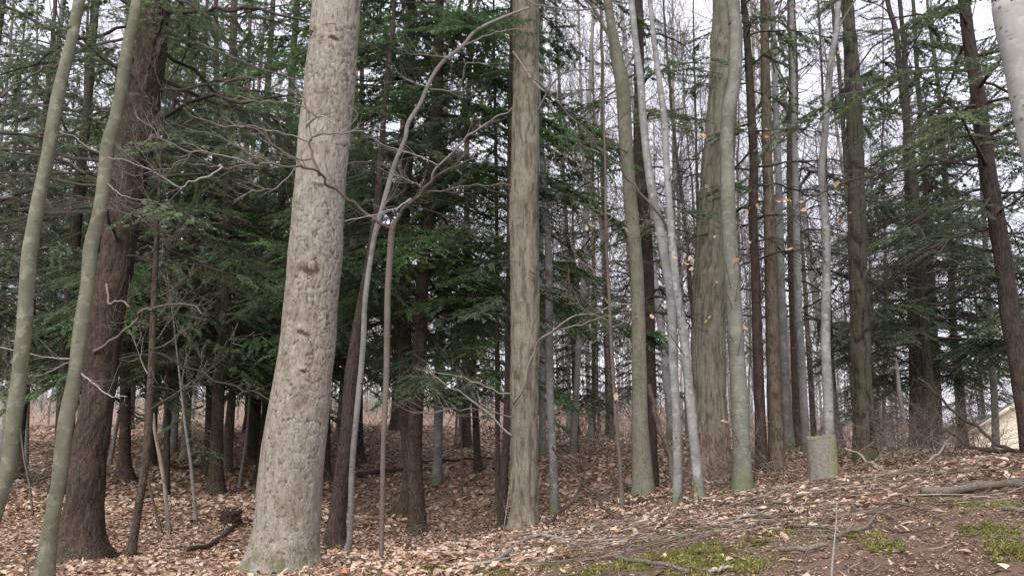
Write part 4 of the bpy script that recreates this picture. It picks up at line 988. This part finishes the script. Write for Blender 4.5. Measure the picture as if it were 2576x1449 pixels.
# ------------------------------------------------------------------ far bare trees
BP = []
for i, (H, r0, mat, tw, z0, nl) in enumerate([(17, .07, 'greyfar', 'twig', 2.5, 34), (18, .10, 'pale', 'twig', 4, 30), (14, .055, 'brownfar', 'twig', 1.6, 36), (19, .11, 'tanfar', 'twig', 4, 34), (12, .04, 'greyfar', 'twigpale', 1.5, 32), (18, .085, 'dark', 'twig', 3, 34)]):
    BP.append(proto('b', 'bare_tree', 'tree', H, r0, 50 + i, mat, bar_crown(z0, H * .98, nl, 2.6, tw, seed=60 + i, rmin=.005, up=1.3)))
fl = []
NF = 108
for i in range(NF):
    Y = 19 + 52 * R.random() ** 1.3
    px = R.uniform(-80, 2660) if i % 3 else R.uniform(1350, 2660)
    if px > 2200 and i % 2: px = R.uniform(1350, 2200)
    if 2360 < px < 2610 and Y < 37: Y += 22
    o = place(BP, [0, 1, 4, 2, 1, 3, 5, 0, 4][i % 9], px, Y, R.uniform(.85, 1.15)); o.rotation_euler[0] = R.normal(0, .035); o.rotation_euler[1] = R.normal(0, .045)
    o['group'] = 'bare trees in the woods behind'; fl.append((o, px))
label_by_gap(fl, 'far bare tree', '')

def far_wood():
    A, B, ra, rb, val = [], [], [], [], []
    rng = np.random.default_rng(5); acc = Acc()
    for _ in range(800):
        Y = rng.uniform(55, 150); x = rng.uniform(-.75, .75) * Y
        if x > .5 * Y and rng.random() < .8: continue
        z = g1(x, Y); H = rng.uniform(7, 20); r = rng.uniform(.03, .10)
        d = np.array([rng.normal(0, .03), rng.normal(0, .03), 1.]); q = np.array([x, Y, z - .2]); v = rng.random()
        for k in range(4):
            e = q + d * H / 4 + np.array([rng.normal(0, .08), 0, 0]); A.append(q); B.append(e); ra.append(r); rb.append(r * .75); r *= .75; val.append(v); q = e
        for k in range(34):
            f = rng.uniform(.08, 1.); p = np.array([x, Y, z]) + d * H * f; a = rng.uniform(0, 6.28); L = rng.uniform(.8, 2.8)
            e = p + np.array([math.cos(a) * L * .6, math.sin(a) * L * .6, L * .7]); A.append(p); B.append(e); ra.append(.02); rb.append(.008); val.append(v)
    for _ in range(9000):
        Y = rng.uniform(38, 150); x = rng.uniform(-.75, .75) * Y
        if x > .45 * Y and rng.random() < .85: continue
        z = g1(x, Y) if Y < 160 else 0; L = rng.uniform(.6, 2.6); a = rng.uniform(0, 6.28)
        p = np.array([x, Y, z]); A.append(p); B.append(p + np.array([math.cos(a) * L * .6, math.sin(a) * L * .3, L * .8])); ra.append(.014); rb.append(.006); val.append(rng.random())
    acc.sticks(A, B, np.array(ra), np.array(rb), np.array(val))
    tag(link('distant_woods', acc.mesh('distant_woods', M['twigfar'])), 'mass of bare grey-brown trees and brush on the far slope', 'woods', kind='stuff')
far_wood()

# ------------------------------------------------------------------ stumps
def stump(name, label, px, py, Y, wpx, hpx, mat, facem, tilt=.15, rough=.02):
    b = W(px, py, Y); b[2] = g1(b[0], b[1]); t = depth(py, Y); r = wpx * t / FPX / 2; h = hpx * t / FPX
    root = thing(name, label, 'stump', tuple(b)); n = 36; th = np.linspace(0, 6.283, n, endpoint=False)
    prof = 1 + .05 * np.sin(2 * th + 1) + .03 * np.sin(5 * th) + .02 * np.sin(9 * th + 2)
    V = []; rows = 26
    for i in range(rows):
        f = i / (rows - 1); rr = r * (1.0 + (.05 if label.startswith('waist') else .22) * (1 - f) ** 3) * (prof + R.normal(0, rough, n) * .5)
        z = -.2 + (h + .2) * f
        top = np.full(n, z)
        if i >= rows - 3: top = z + tilt * r * (np.cos(th) + .5 * np.sin(th)) * (1 if i == rows - 1 else .6)
        rr = rr * (1 + .16 * np.clip(1 - max(z, 0) / .12, 0, 1) * np.maximum(0, np.sin(4 * th + .6)) + .012 * np.sin(11 * th + 5 * f) + .01 * np.sin(17 * th - 3 * f))
        if i == rows - 1: top = top + .006 * np.sin(13 * th) + R.normal(0, .004, n) + .022 * (np.cos(th - 2.6) > .9)
        V.append(np.c_[rr * np.cos(th), rr * np.sin(th), top])
    Vv = np.vstack(V); i = np.arange(rows - 1)[:, None] * n; j = np.arange(n)[None]; j2 = (j + 1) % n
    F = np.stack([i + j, i + j2, i + n + j2, i + n + j], -1).reshape(-1, 4)
    link('bark', mesh('bark', Vv, [F], M[mat]), root)
    top = V[-1]; ctr = top.mean(0); rings = [top * 1.0]; 
    for q in (.97, .75, .5, .25): rings.append(ctr + (top - ctr) * q + np.array([0, 0, -.004 if q < 1 else 0]) + R.normal(0, .0015, top.shape) * [0, 0, 1])
    Vt = np.vstack(rings + [ctr[None]]); m = len(rings); i = np.arange(m - 1)[:, None] * n
    Ft = np.stack([i + j, i + j2, i + n + j2, i + n + j], -1).reshape(-1, 4)
    Vt[:, 2] += .002
    tr = np.stack([(m - 1) * n + np.arange(n), (m - 1) * n + (np.arange(n) + 1) % n, np.full(n, m * n)], 1)
    link('cut_face', mesh('cut_face', Vt, [Ft, tr], M[facem]), root)
    return root, b, r, h
t = NT('sawn_wood'); v = t.coords(rnd=False)
wv = t.n("TexWave", wave_type='RINGS', rings_direction='Z'); t.l(v, wv.inputs['Vector']); t.setin(wv, Scale=22.0, Distortion=2.5, Detail=2.0)
M['sawn'] = t.finish(t.mix(t.ramp(wv.outputs['Fac'], (.3, 0.), (.8, .6)), (.17, .145, .11), (.11, .09, .068)), .8, t.noise(v, 40, 4), .4, .004)
t = NT('lichened_stump_bark'); v = t.coords(rnd=False); sx = t.n("SeparateXYZ"); t.l(v, sx.inputs[0])
side = t.math('ADD', t.math('MULTIPLY', sx.outputs[0], 5.0), t.math('MULTIPLY', t.noise(v, 6, 4, .7), 1.4))
c_ = t.mix(t.ramp(side, (.55, 0.), (.85, 1.)), t.mix(t.noise(v, 22, 5, .7), (.10, .095, .082), (.225, .212, .185)), t.mix(t.noise(v, 26, 5, .7), (.10, .10, .055), (.24, .235, .14)))
m_ = t.n("Mapping"); m_.inputs['Scale'].default_value = (30, 30, 5); t.l(v, m_.inputs['Vector']); gr_ = t.noise(m_.outputs[0], 1, 4, .7)
c_ = t.mix(t.ramp(gr_, (.3, .7), (.45, 0.)), c_, (.06, .055, .04))
M['stumpbark'] = t.finish(c_, .9, t.math('ADD', gr_, t.noise(v, 30, 4)), .8, .012)
stump('tree_stump', 'waist-high sawn stump with pale lichened bark and an orange-tan cut top', 2074, 1214, 8.8, 70, 122, 'stumpbark', 'sawn', .14)
t = NT('rotten_wood'); v = t.coords((1, 1, .25)); M['rotten'] = t.finish(t.mix(t.noise(v, 30, 5, .7), (.012, .009, .008), (.07, .05, .04)), .95, t.noise(v, 40, 5), 1., .02)
stump('tree_stump', 'small rotten blackish stump in the leaves left of the widest pale trunk', 579, 1333, 10.0, 44, 40, 'rotten', 'rotten', .12, .32)

def drifts():
    acc = Acc(); pts = []
    for T in TREES.values():
        r0 = float(T['rad'][:6].max()); n = int(60 + 420 * r0)
        if T['Y'] > 16: continue
        a = R.uniform(0, 6.28, n); d = r0 * .9 + np.abs(R.normal(0, .12 + r0 * .3, n))
        x = T['base'][0] + np.cos(a) * d; y = T['base'][1] + np.sin(a) * d
        pts.append(np.c_[x, y, G(x, y) + .01 + np.maximum(0, .05 - (d - r0) * .2) * R.random(n)])
    for cx, cy, r0, n in [(*W(2074, 1214, 8.8)[:2], .17, 420), (*W(579, 1333, 10)[:2], .12, 160)]:
        a = R.uniform(0, 6.28, n); d = r0 + np.abs(R.normal(0, .09, n)); x = cx + np.cos(a) * d; y = cy + np.sin(a) * d
        pts.append(np.c_[x, y, G(x, y) + .01 + np.maximum(0, .07 - (d - r0) * .4) * R.random(n)])
    P = np.vstack(pts); leaves_detailed(acc, P, .078, .5, np.clip(R.normal(.5, .24, len(P)), 0, 1))
    tag(link('leaf_litter', acc.mesh('leaf_litter', M['litter'])), 'dead leaves drifted against the feet of the trunks', 'leaf litter', kind='stuff')
drifts()
# ------------------------------------------------------------------ fallen branches
def fallen(label, pts, wpx, Y0, Y1, mat='fallen', twigs=6, name='fallen_branch', cat='branch', taper=.45, lift=.0, tlen=.3, free=False, group='fallen branches on the bank', n=10):
    k = len(pts); rows = []
    for i, (a, b) in enumerate(pts):
        f = i / (k - 1); yy = Y0 * (1 - f) + Y1 * f; p = W(a, b, yy); r = wpx * (1 - taper * f) * depth(b, yy) / FPX / 2
        if not free:
            p[2] = g1(p[0], p[1]) + r * .6 + lift
        rows.append([*p, r])
    rows = np.array(rows); c = rows[:, :3].mean(0)
    i0 = int(np.argmin(rows[:, 2])); c = rows[i0, :3].copy()
    S = smooth_line(rows, max(14, k * 9)); m = len(S)
    S[:, 0] += noise1(m, 4, .018); S[:, 2] += noise1(m, 4, .02)
    if not free:
        gz = G(S[:, 0], S[:, 1]); S[:, 2] = np.maximum(S[:, 2], gz + S[:, 3] * .3)
    acc = Acc(); acc.tube(S[:, :3] - c, S[:, 3], n, rough=.07); add_twigs(acc, S[:, :3] - c, S[:, 3], twigs, tlen)
    o = link(name, acc.mesh(name, M[mat]), None, tuple(c)); tag(o, label, cat, group); return o
# bare-bank ones: survey depth from the terrain itself
def gY(px, py, lo=3.2, hi=30):
    ys = np.linspace(lo, hi, 900); P = np.array([W(px, py, y) for y in ys]); d = P[:, 2] - G(P[:, 0], P[:, 1])
    k = np.where(d <= 0)[0]; return ys[k[0]] if len(k) else 12.0
def ground_branch(label, pts, wpx, mat='fallen', **k):
    Ys = [gY(a, b) for a, b in pts]; rows = []
    ymed = float(np.median(Ys)); Ys = [min(max(y, ymed - 1.2), ymed + 1.2) for y in Ys]
    # keep seen direction, depth from the ground under it
    n_ = len(pts); taper = k.pop('taper', .45)
    for i, ((a, b), y) in enumerate(zip(pts, Ys)):
        p = W(a, b, y); r = .8 * wpx * (1 - taper * i / (n_ - 1)) * y / FPX / 2; p[2] = g1(p[0], p[1]) + r * .8 + .022; rows.append([*p, r])
    rows = np.array(rows); c = rows[int(np.argmin(rows[:, 2])), :3].copy()
    S = smooth_line(rows, max(14, n_ * 9)); S[:, 0] += noise1(len(S), 5, .005); S[:, 2] += noise1(len(S), 5, .004)
    gz = G(S[:, 0], S[:, 1]); S[:, 2] = np.maximum(S[:, 2], gz + S[:, 3] * .6 + .012)
    acc = Acc(); acc.tube(S[:, :3] - c, S[:, 3], 10, rough=.07); add_twigs(acc, S[:, :3] - c, S[:, 3], k.get('twigs', 5), k.get('tlen', .2))
    o = link('fallen_branch', acc.mesh('fallen_branch', M[mat]), None, tuple(c)); tag(o, label, 'branch', 'fallen branches on the bank'); return o
ground_branch('bleached crooked fallen branch at the bottom edge in front of the centre trunk', [(1180, 1452), (1244, 1425), (1290, 1390), (1338, 1360), (1390, 1362), (1430, 1370)], 17, 'fallenpale')
ground_branch('grey-brown stick lying across the mossy soil at the bottom edge', [(1550, 1416), (1628, 1430), (1675, 1438), (1730, 1449)], 14, 'fallen', taper=.1, twigs=1)
ground_branch('short broken stick end poking in at the bottom edge below the moss', [(1785, 1452), (1815, 1446), (1843, 1440)], 10, 'fallenpale', twigs=0, taper=.1)
ground_branch('short straight grey log piece with a cut end on bare soil', [(1962, 1397), (2022, 1396), (2084, 1386)], 16, 'fallen', twigs=0, taper=.05)
ground_branch('long bowed branch above the short grey log piece', [(1872, 1300), (1932, 1312), (1992, 1330), (2062, 1338), (2097, 1345)], 15, 'fallen', twigs=3)
ground_branch('thick bent branch pointing up right beside the bowed branch', [(2105, 1366), (2147, 1347), (2180, 1338), (2202, 1308)], 14, 'fallen', twigs=2)
ground_branch('thin wavy stick above the bent branch', [(2150, 1297), (2212, 1300), (2257, 1322), (2278, 1318)], 7, 'fallen', twigs=3)
ground_branch('thickest fallen log lying at the right edge of the bank', [(2320, 1252), (2397, 1250), (2462, 1237), (2530, 1236), (2640, 1244)], 24, 'fallen', twigs=2, taper=-.1)
ground_branch('short thick stick at the right edge below the thickest log', [(2522, 1293), (2560, 1298), (2620, 1304)], 15, 'fallen', twigs=0, taper=.05)
ground_branch('bleached straight branch on the crest at the right edge', [(2430, 1182), (2507, 1165), (2576, 1150), (2650, 1135)], 11, 'fallenpale', twigs=3)
ground_branch('long thin straight stick running along the crest right of the stump', [(1942, 1250), (2022, 1222), (2132, 1219), (2282, 1219), (2462, 1222), (2507, 1224)], 7, 'fallen', twigs=5)
ground_branch('grey stick slanting down to the right below the thickest log', [(2250, 1275), (2310, 1290), (2380, 1318)], 9, 'fallen', twigs=2)
ground_branch('dark crooked stick on the leaves just above the bowed branch', [(1850, 1280), (1930, 1272), (2020, 1282), (2080, 1270)], 9, 'fallendark', twigs=4)
ground_branch('grey stick lying left of the moss patches on the leaf edge', [(1450, 1330), (1540, 1322), (1640, 1305), (1720, 1300)], 9, 'fallen', twigs=4)
ground_branch('thin bleached stick crossing the crest leaves left of the stump', [(1900, 1262), (1960, 1240), (2030, 1226)], 7, 'fallenpale', twigs=3)
ground_branch('dark stick half buried in soil right of the bent branch', [(2230, 1345), (2290, 1352), (2350, 1340)], 8, 'fallendark', twigs=1)
ground_branch('long grey branch on the crest behind the thickest log', [(2270, 1205), (2380, 1200), (2480, 1192), (2590, 1190)], 9, 'fallen', twigs=5)
ground_branch('slanting dark stick at the foot of the smooth grey-green tree', [(1810, 1288), (1845, 1266), (1880, 1245)], 8, 'fallendark', twigs=1)
ground_branch('forked pale stick left of the long bowed branch', [(1833, 1332), (1878, 1307), (1932, 1309)], 8, 'fallenpale', twigs=3)
ground_branch('long dark branch lying along the foot of the green-grey trunk', [(1408, 1267), (1488, 1277), (1568, 1274), (1638, 1264), (1698, 1252)], 8, 'fallendark', twigs=6)
ground_branch('curved brown branch on the leaves at left pointing at the rotten stump', [(465, 1418), (525, 1382), (562, 1355), (590, 1332), (632, 1287)], 17, 'fallendark', twigs=2, taper=.3)
ground_branch('pale twig lying on leaves near the foot of the dark leaning trunk', [(700, 1440), (780, 1410), (860, 1400)], 5, 'fallenpale', twigs=3)
fallen('thin dark branch propped diagonally between the centre trunk and the clearing', [(1388, 1125), (1433, 1170), (1468, 1215), (1513, 1265), (1558, 1308)], 6, 10, 8.6, 'fallendark', 6, taper=-.4, free=True)
fallen('crooked black branch rising out of the leaves right of the centre trunk', [(1375, 1318), (1418, 1280), (1458, 1237), (1470, 1222), (1500, 1203)], 9, 9.2, 9.8, 'fallendark', 6, free=True)
fallen('broken brown trunk piece leaning between the green-grey trunk and the white twin stems', [(1700, 1262), (1695, 1200), (1680, 1130), (1655, 1060), (1634, 970)], 17, 10.3, 11.2, 'brownfar', 2, taper=.3, free=True)
fallen('dark arching dead branch in front of the beige house', [(2576, 1140), (2517, 1122), (2462, 1080), (2407, 1045), (2372, 1005), (2312, 950)], 10, 9.5, 10.8, 'fallendark', 12, free=True, tlen=.5)
fallen('second dark dead branch lying low in front of the beige house', [(2600, 1140), (2520, 1135), (2457, 1130), (2412, 1100), (2367, 1087)], 11, 9.4, 10.2, 'fallendark', 10, free=True, tlen=.45)
fallen('pale slanting dead branch right of the dark furrowed trunk', [(2300, 1188), (2345, 1150), (2385, 1100)], 8, 9.5, 10.2, 'fallenpale', 6, free=True)
fallen('grey-brown branch propped against brush just right of the cut stump', [(2130, 1130), (2180, 1160), (2230, 1186)], 6, 9.2, 8.6, 'fallenpale', 6, free=True)
# logs deeper in
for lab, pts, wd, ya, yb, m in [('pale slanting dead log between the two slim trees at left', [(58, 1182), (100, 1140), (148, 1090)], 12, 14, 15.2, 'fallenpale'),
        ('dark fallen log low behind the bending grey-green tree', [(30, 1195), (90, 1178), (150, 1172), (230, 1165)], 16, 15, 15.5, 'fallendark'),
        ('second dark log stacked on the low one at left', [(70, 1150), (130, 1142), (200, 1135), (280, 1150)], 10, 16, 16, 'fallendark'),
        ('dark log lying on the slope between the narrow trunk and the rotten stump', [(400, 1165), (450, 1162), (520, 1157), (600, 1160)], 12, 18, 18.5, 'fallendark'),
        ('long thin dead trunk lying behind the pale grey trunk', [(1060, 1110), (1150, 1118), (1240, 1122)], 8, 20, 20, 'fallendark'),
        ('dark fallen trunk lying between the sapling and the crossing dark pair', [(900, 1140), (950, 1130), (1000, 1120), (1030, 1110)], 12, 18, 19, 'fallendark'),
        ('grey log lying at the far edge of the leafy clearing', [(1400, 1105), (1450, 1100), (1520, 1092)], 12, 22, 23, 'fallenpale')]:
    fallen(lab, pts, wd, ya, yb, m, 8, 'fallen_log', 'log', lift=.05, group='fallen logs farther back', tlen=.6)
for lab, pts, ya, yb, m in [('bare twig standing upright in front of the centre trunk foot', [(1259, 1412), (1266, 1340), (1276, 1270), (1282, 1222)], 6.9, 6.9, 'twigpale'),
        ('bare pale twig standing upright in the soil below the stump', [(2092, 1455), (2096, 1390), (2103, 1320), (2106, 1262)], 3.95, 4.0, 'twigpale')]:
    rows = np.array([[*W(a, b, ya), .006 - .0012 * i] for i, (a, b) in enumerate(pts)]); c = rows[0, :3].copy(); c[2] = g1(c[0], c[1]) - .01
    rows = np.vstack([[c[0], c[1], c[2] - .05, .006], rows]) if rows[0, 2] > c[2] else rows
    S = smooth_line(rows, 24); acc = Acc(); acc.tube(S[:, :3] - c, S[:, 3], 7); add_twigs(acc, S[:, :3] - c, S[:, 3], 6, .25)
    tag(link('standing_twig', acc.mesh('standing_twig', M[m]), None, tuple(c)), lab, 'twig')

def debris():
    acc = Acc(); n = 60000; px = R.uniform(1150, 2680, n); y = R.uniform(3.5, 7.5, n); x = (px - 1288) / FPX * y; z = G(x, y)
    th = R.uniform(0, 6.28, n); L = R.uniform(.006, .03, n)[:, None]; D = np.c_[np.cos(th), np.sin(th), R.normal(0, .3, n)]; S = np.c_[-np.sin(th), np.cos(th), R.normal(0, .4, n)]
    acc.diamonds(np.c_[x, y, z + .004], D * L, S * L * .2, np.clip(R.normal(.35, .2, n), 0, 1))
    tag(link('needle_debris', acc.mesh('needle_debris', M['litter'])), 'fine crumbled leaf and needle bits on the bare soil', 'debris', kind='stuff')
debris()
# twig litter and brush
def twig_litter():
    acc = Acc(); A, B, ra, rb = [], [], [], []
    def run(x, y, th, L, r):
        seg = 7; q = None
        for s in range(seg + 1):
            z = g1(x, y) + r + .02 + R.random() * .02
            e = np.array([x, y, z])
            if q is not None: A.append(q); B.append(e); ra.append(r); rb.append(r * .85); r *= .88
            q = e; th += R.normal(0, .16); x += math.cos(th) * L / seg; y += math.sin(th) * L / seg
    for _ in range(620):
        px = R.uniform(1330, 2640); Y = R.uniform(5.3, 9.4); x = (px - 1288) / FPX * Y
        run(x, Y, R.normal(.35, .5) + (math.pi if R.random() < .5 else 0), R.uniform(.25, 1.5), R.uniform(.0016, .0062))
    for _ in range(260):
        Y = R.uniform(7, 18); x = R.uniform(-.7, .6) * Y; run(x, Y, R.uniform(0, 6.28), R.uniform(.3, 1.1), R.uniform(.003, .008))
    for _ in range(130):
        px = R.uniform(1400, 2640); Y = R.uniform(3.8, 5.6); x = (px - 1288) / FPX * Y
        run(x, Y, R.uniform(0, 6.28), R.uniform(.08, .4), R.uniform(.001, .0028))
    acc.sticks(A, B, np.array(ra), np.array(rb))
    tag(link('twig_litter', acc.mesh('twig_litter', M['twiglit'])), 'thin pale twigs strewn over the leafy bank', 'twig litter', kind='stuff')
twig_litter()
def shrub_proto(seed, H, mat):
    rng = np.random.default_rng(seed); r = thing('bare_shrub', '', 'shrub'); acc = Acc(); A, B, ra, rb = [], [], [], []
    def limb(p, d, L, rr, lev):
        q = p
        for s in range(6):
            d = d + rng.normal(0, .2, 3) + np.array([0, 0, -.05]); d /= np.linalg.norm(d); e = q + d * L / 6
            A.append(q); B.append(e); ra.append(rr); rb.append(rr * .85); rr *= .86
            if lev and rng.random() < .75:
                d2 = d + rng.normal(0, .6, 3); limb(e, d2 / np.linalg.norm(d2), L * .5, rr * .7, lev - 1)
            q = e
    for _ in range(9):
        a = rng.uniform(0, 6.28); d = np.array([math.cos(a) * .7, math.sin(a) * .7, rng.uniform(.5, 1.3)]); d /= np.linalg.norm(d)
        limb(np.array([rng.normal(0, .08), rng.normal(0, .08), -.05]), d, H * rng.uniform(.6, 1.2), .0065, 2)
    acc.sticks(A, B, np.array(ra), np.array(rb)); link('stems', acc.mesh('stems', M[mat]), r); return r
SP = [shrub_proto(1, .9, 'twiglit'), shrub_proto(2, 1.2, 'twig'), shrub_proto(3, 1.6, 'twig'), shrub_proto(4, .7, 'twiglit')]
sl = []
for (px, Y, k, s) in [(1450, 14, 0, 1), (1540, 12, 3, 1.1), (1590, 13.5, 1, .9), (1650, 12.5, 2, .8), (1730, 13, 1, 1), (1900, 13, 1, 1), (2060, 12.5, 0, 1), (2240, 12, 0, 1.1), (2310, 13, 2, 1), (2380, 14.5, 2, 1), (2190, 13, 1, 1), (2110, 11.5, 2, .9), (2205, 10.8, 2, .8), (2265, 12.5, 1, 1.0), (2340, 11.2, 3, 1.2), (2030, 11.5, 3, 1.1), (1905, 10.4, 0, .8), (1840, 10.3, 3, .9), (1690, 10.5, 3, .8), (1790, 10.0, 0, .9), (1735, 9.6, 3, 1), (1500, 17, 1, 1.3), (1560, 18.5, 2, 1.1), (1660, 17, 1, 1.2), (1430, 20, 2, 1.2), (2000, 12.5, 1, .9), (2130, 10.4, 3, 1), (2240, 10.2, 1, .8), (2290, 11.5, 2, .9), (2380, 10.8, 1, .9), (2440, 10.8, 0, .8), (2530, 11.5, 3, .6),
                      (2220, 14, 2, .9), (2310, 20, 2, 1.2), (1170, 10.5, 3, .9), (1090, 9.5, 3, .7), (1240, 10.8, 0, .7), (1480, 10.5, 3, .9), (950, 14, 1, 1), (700, 17, 2, 1), (170, 14, 1, .9), (60, 13, 2, .8), (480, 20, 2, 1.2), (380, 16, 0, 1), (1300, 19, 2, 1.2), (1930, 9.7, 3, .8),
                      (1410, 24, 2, 1.5), (1470, 26, 2, 1.6), (1530, 25, 1, 1.8), (1590, 27, 2, 1.6), (1350, 27, 2, 1.6), (1690, 26, 1, 1.8), (1120, 26, 2, 1.5), (1230, 27, 2, 1.6), (990, 25, 2, 1.6), (870, 17, 2, 1.1), (930, 20, 2, 1.3), (1640, 21, 2, 1.3)]:
    o = place(SP, k, px, Y, s); o['group'] = 'bare leafless shrubs'; sl.append((o, px))
label_by_gap(sl, 'leafless shrub', '')

# ------------------------------------------------------------------ moss
def moss():
    acc = Acc()
    for (px, py, rx, ry, n) in [(1445, 1372, 42, 13, 2600), (1700, 1358, 75, 17, 4200), (1625, 1408, 50, 20, 3000), (1760, 1395, 85, 22, 5200), (1800, 1430, 110, 24, 6500), (1895, 1372, 30, 12, 1500), (1600, 1432, 40, 12, 1500),
                                (2490, 1345, 70, 24, 3600), (2500, 1275, 55, 14, 2400), (2390, 1265, 60, 9, 1600), (2560, 1395, 60, 24, 2200), (2180, 1352, 40, 10, 1200), (2220, 1385, 40, 12, 1000),
                                (1010, 1436, 90, 12, 4200), (870, 1440, 70, 12, 2800), (1150, 1436, 70, 12, 2600), (1250, 1440, 60, 10, 1800), (1400, 1425, 70, 14, 1500), (1490, 1440, 60, 10, 1400), (755, 1425, 60, 14, 2600), (1960, 1345, 40, 8, 700)]:
        Y = gY(px, py); t = depth(py, Y); sx = rx * t / FPX
        # ellipse on the ground: its depth extent follows from the slope of the bank
        Ya, Yb = gY(px, py + ry), gY(px, max(py - ry, 1000)); sy = min(max((Yb - Ya) / 2, .12), sx * 1.6)
        c = W(px, py, Y); sx *= 1.15; a = R.uniform(0, 6.28, n); q = R.random(n) ** .62 * 1.12 * (1 + .28 * np.sin(3 * a + px) + .18 * np.sin(7 * a + py))
        x = c[0] + sx * q * np.cos(a); y = c[1] + sy * q * np.sin(a)
        cl = np.sin(x * 23 + 3 * np.sin(y * 17)) * np.sin(y * 27 + 2 * np.sin(x * 19)); keep = cl + .7 * np.sin(x * 61 + y * 13) * np.sin(y * 53 - x * 31) - .9 * np.maximum(q - .55, 0) > -.28
        x, y, cl = x[keep], y[keep], cl[keep]; m = len(x); z = G(x, y) + .004 + .012 * np.clip(cl + .3, 0, 1)
        D = np.c_[R.normal(0, .6, m), R.normal(0, .6, m), np.ones(m)] * (R.uniform(.008, .024, m))[:, None]
        th = R.uniform(0, 6.28, m); S = np.c_[np.cos(th), np.sin(th), np.zeros(m)] * R.uniform(.003, .007, m)[:, None]
        acc.diamonds(np.c_[x, y, z - .006], D, S, np.clip(.45 + .25 * cl + R.normal(0, .2, m), 0, 1))
    tag(link('moss', acc.mesh('moss', M['mossm'], smooth=False)), 'patches of yellow-green moss on the bare bank', 'moss', kind='stuff')
moss()

# ------------------------------------------------------------------ house beyond the crest
def box(x0, x1, y0, y1, z0, z1):
    V = np.array([(x, y, z) for z in (z0, z1) for y in (y0, y1) for x in (x0, x1)], float)
    F = np.array([(0, 2, 3, 1), (4, 5, 7, 6), (0, 1, 5, 4), (2, 6, 7, 3), (0, 4, 6, 2), (1, 3, 7, 5)]); return V, F
def house():
    Y = 34.0; e = W(2448, 1080, Y); wd = 7.2; ez = e[2]; gz = g1(e[0] + 3, Y) - .3
    r = thing('house', 'beige gabled house with grey roof at the right edge behind the crest', 'house', (e[0] + wd / 2 * math.cos(.54), Y - wd / 2 * math.sin(.54), gz)); r.rotation_euler = (0, 0, -.54)
    h = max(ez - gz, 2.2); hw = wd / 2; pk = hw * .66; dp = 9.0
    t = NT('beige_siding'); v = t.coords(rnd=False); wv = t.n("TexWave", bands_direction='Z'); t.l(v, wv.inputs['Vector']); t.setin(wv, Scale=1.9, Distortion=0.0)
    wm = t.finish(t.mix(t.ramp(wv.outputs['Fac'], (.0, .22), (.12, 0.)), (.72, .66, .53), (.45, .40, .32)), .7, wv.outputs['Fac'], .3, .02)
    V = np.array([(-hw, 0, 0), (hw, 0, 0), (hw, 0, h), (0, 0, h + pk), (-hw, 0, h), (-hw, dp, 0), (hw, dp, 0), (hw, dp, h), (0, dp, h + pk), (-hw, dp, h)], float)
    me = bpy.data.meshes.new('wall'); me.from_pydata([tuple(p) for p in V], [], [(0, 1, 2, 3, 4), (9, 8, 7, 6, 5), (0, 4, 9, 5), (1, 6, 7, 2)]); me.materials.append(wm); link('wall', me, r)
    t = NT('grey_shingles'); v = t.coords(rnd=False); rm = t.finish(t.mix(t.vor(v, 6).outputs['Distance'], (.14, .14, .145), (.21, .21, .22)), .9)
    acc = Acc(); o = .35; th = .12; sl = pk / hw
    for s in (-1, 1):
        a = [(0, -o, h + pk + .02), (s * (hw + o), -o, h - sl * o + .02), (s * (hw + o), dp + o, h - sl * o + .02), (0, dp + o, h + pk + .02)]
        V = np.array(a + [(x, y, z + th) for x, y, z in a], float)
        acc.add(V, np.array([(0, 1, 2, 3), (4, 7, 6, 5), (0, 4, 5, 1), (1, 5, 6, 2), (2, 6, 7, 3), (3, 7, 4, 0)]))
    link('roof', acc.mesh('roof', rm, smooth=False), r)
    t = NT('cream_trim'); cm = t.finish(t.ramp(t.noise(t.coords(), 3), (.3, (.60, .55, .45)), (.7, (.66, .61, .5))), .6)
    for s in (-1, 1):
        a = [(0, -o - .03, h + pk + .03), (s * (hw + o), -o - .03, h - sl * o + .03), (s * (hw + o), -o - .03, h - sl * o - .17), (0, -o - .03, h + pk - .17)]
        V = np.array(a + [(x, y + .028, z) for x, y, z in a], float); ac = Acc()
        ac.add(V, np.array([(0, 1, 2, 3), (4, 7, 6, 5), (0, 4, 5, 1), (1, 5, 6, 2), (2, 6, 7, 3), (3, 7, 4, 0)]))
        link('trim_board', ac.mesh('trim_board', cm, smooth=False), r)
    t = NT('window_glass'); gm = t.finish(t.ramp(t.noise(t.coords(), 2), (.3, (.03, .035, .04)), (.7, (.06, .07, .08))), .1, spec=.5)
    for x in (-.2, 1.9):
        V, F = box(x - .5, x + .5, -.05, -.004, h - 1.5, h - .2); f = link('window', mesh('window', V, [F], cm, smooth=False), r)
        V, F = box(x - .42, x + .42, -.062, -.052, h - 1.42, h - .28); link('pane', mesh('pane', V, [F], gm, smooth=False), f)
house()

print('polys', sum(len(m.polygons) for m in bpy.data.meshes))
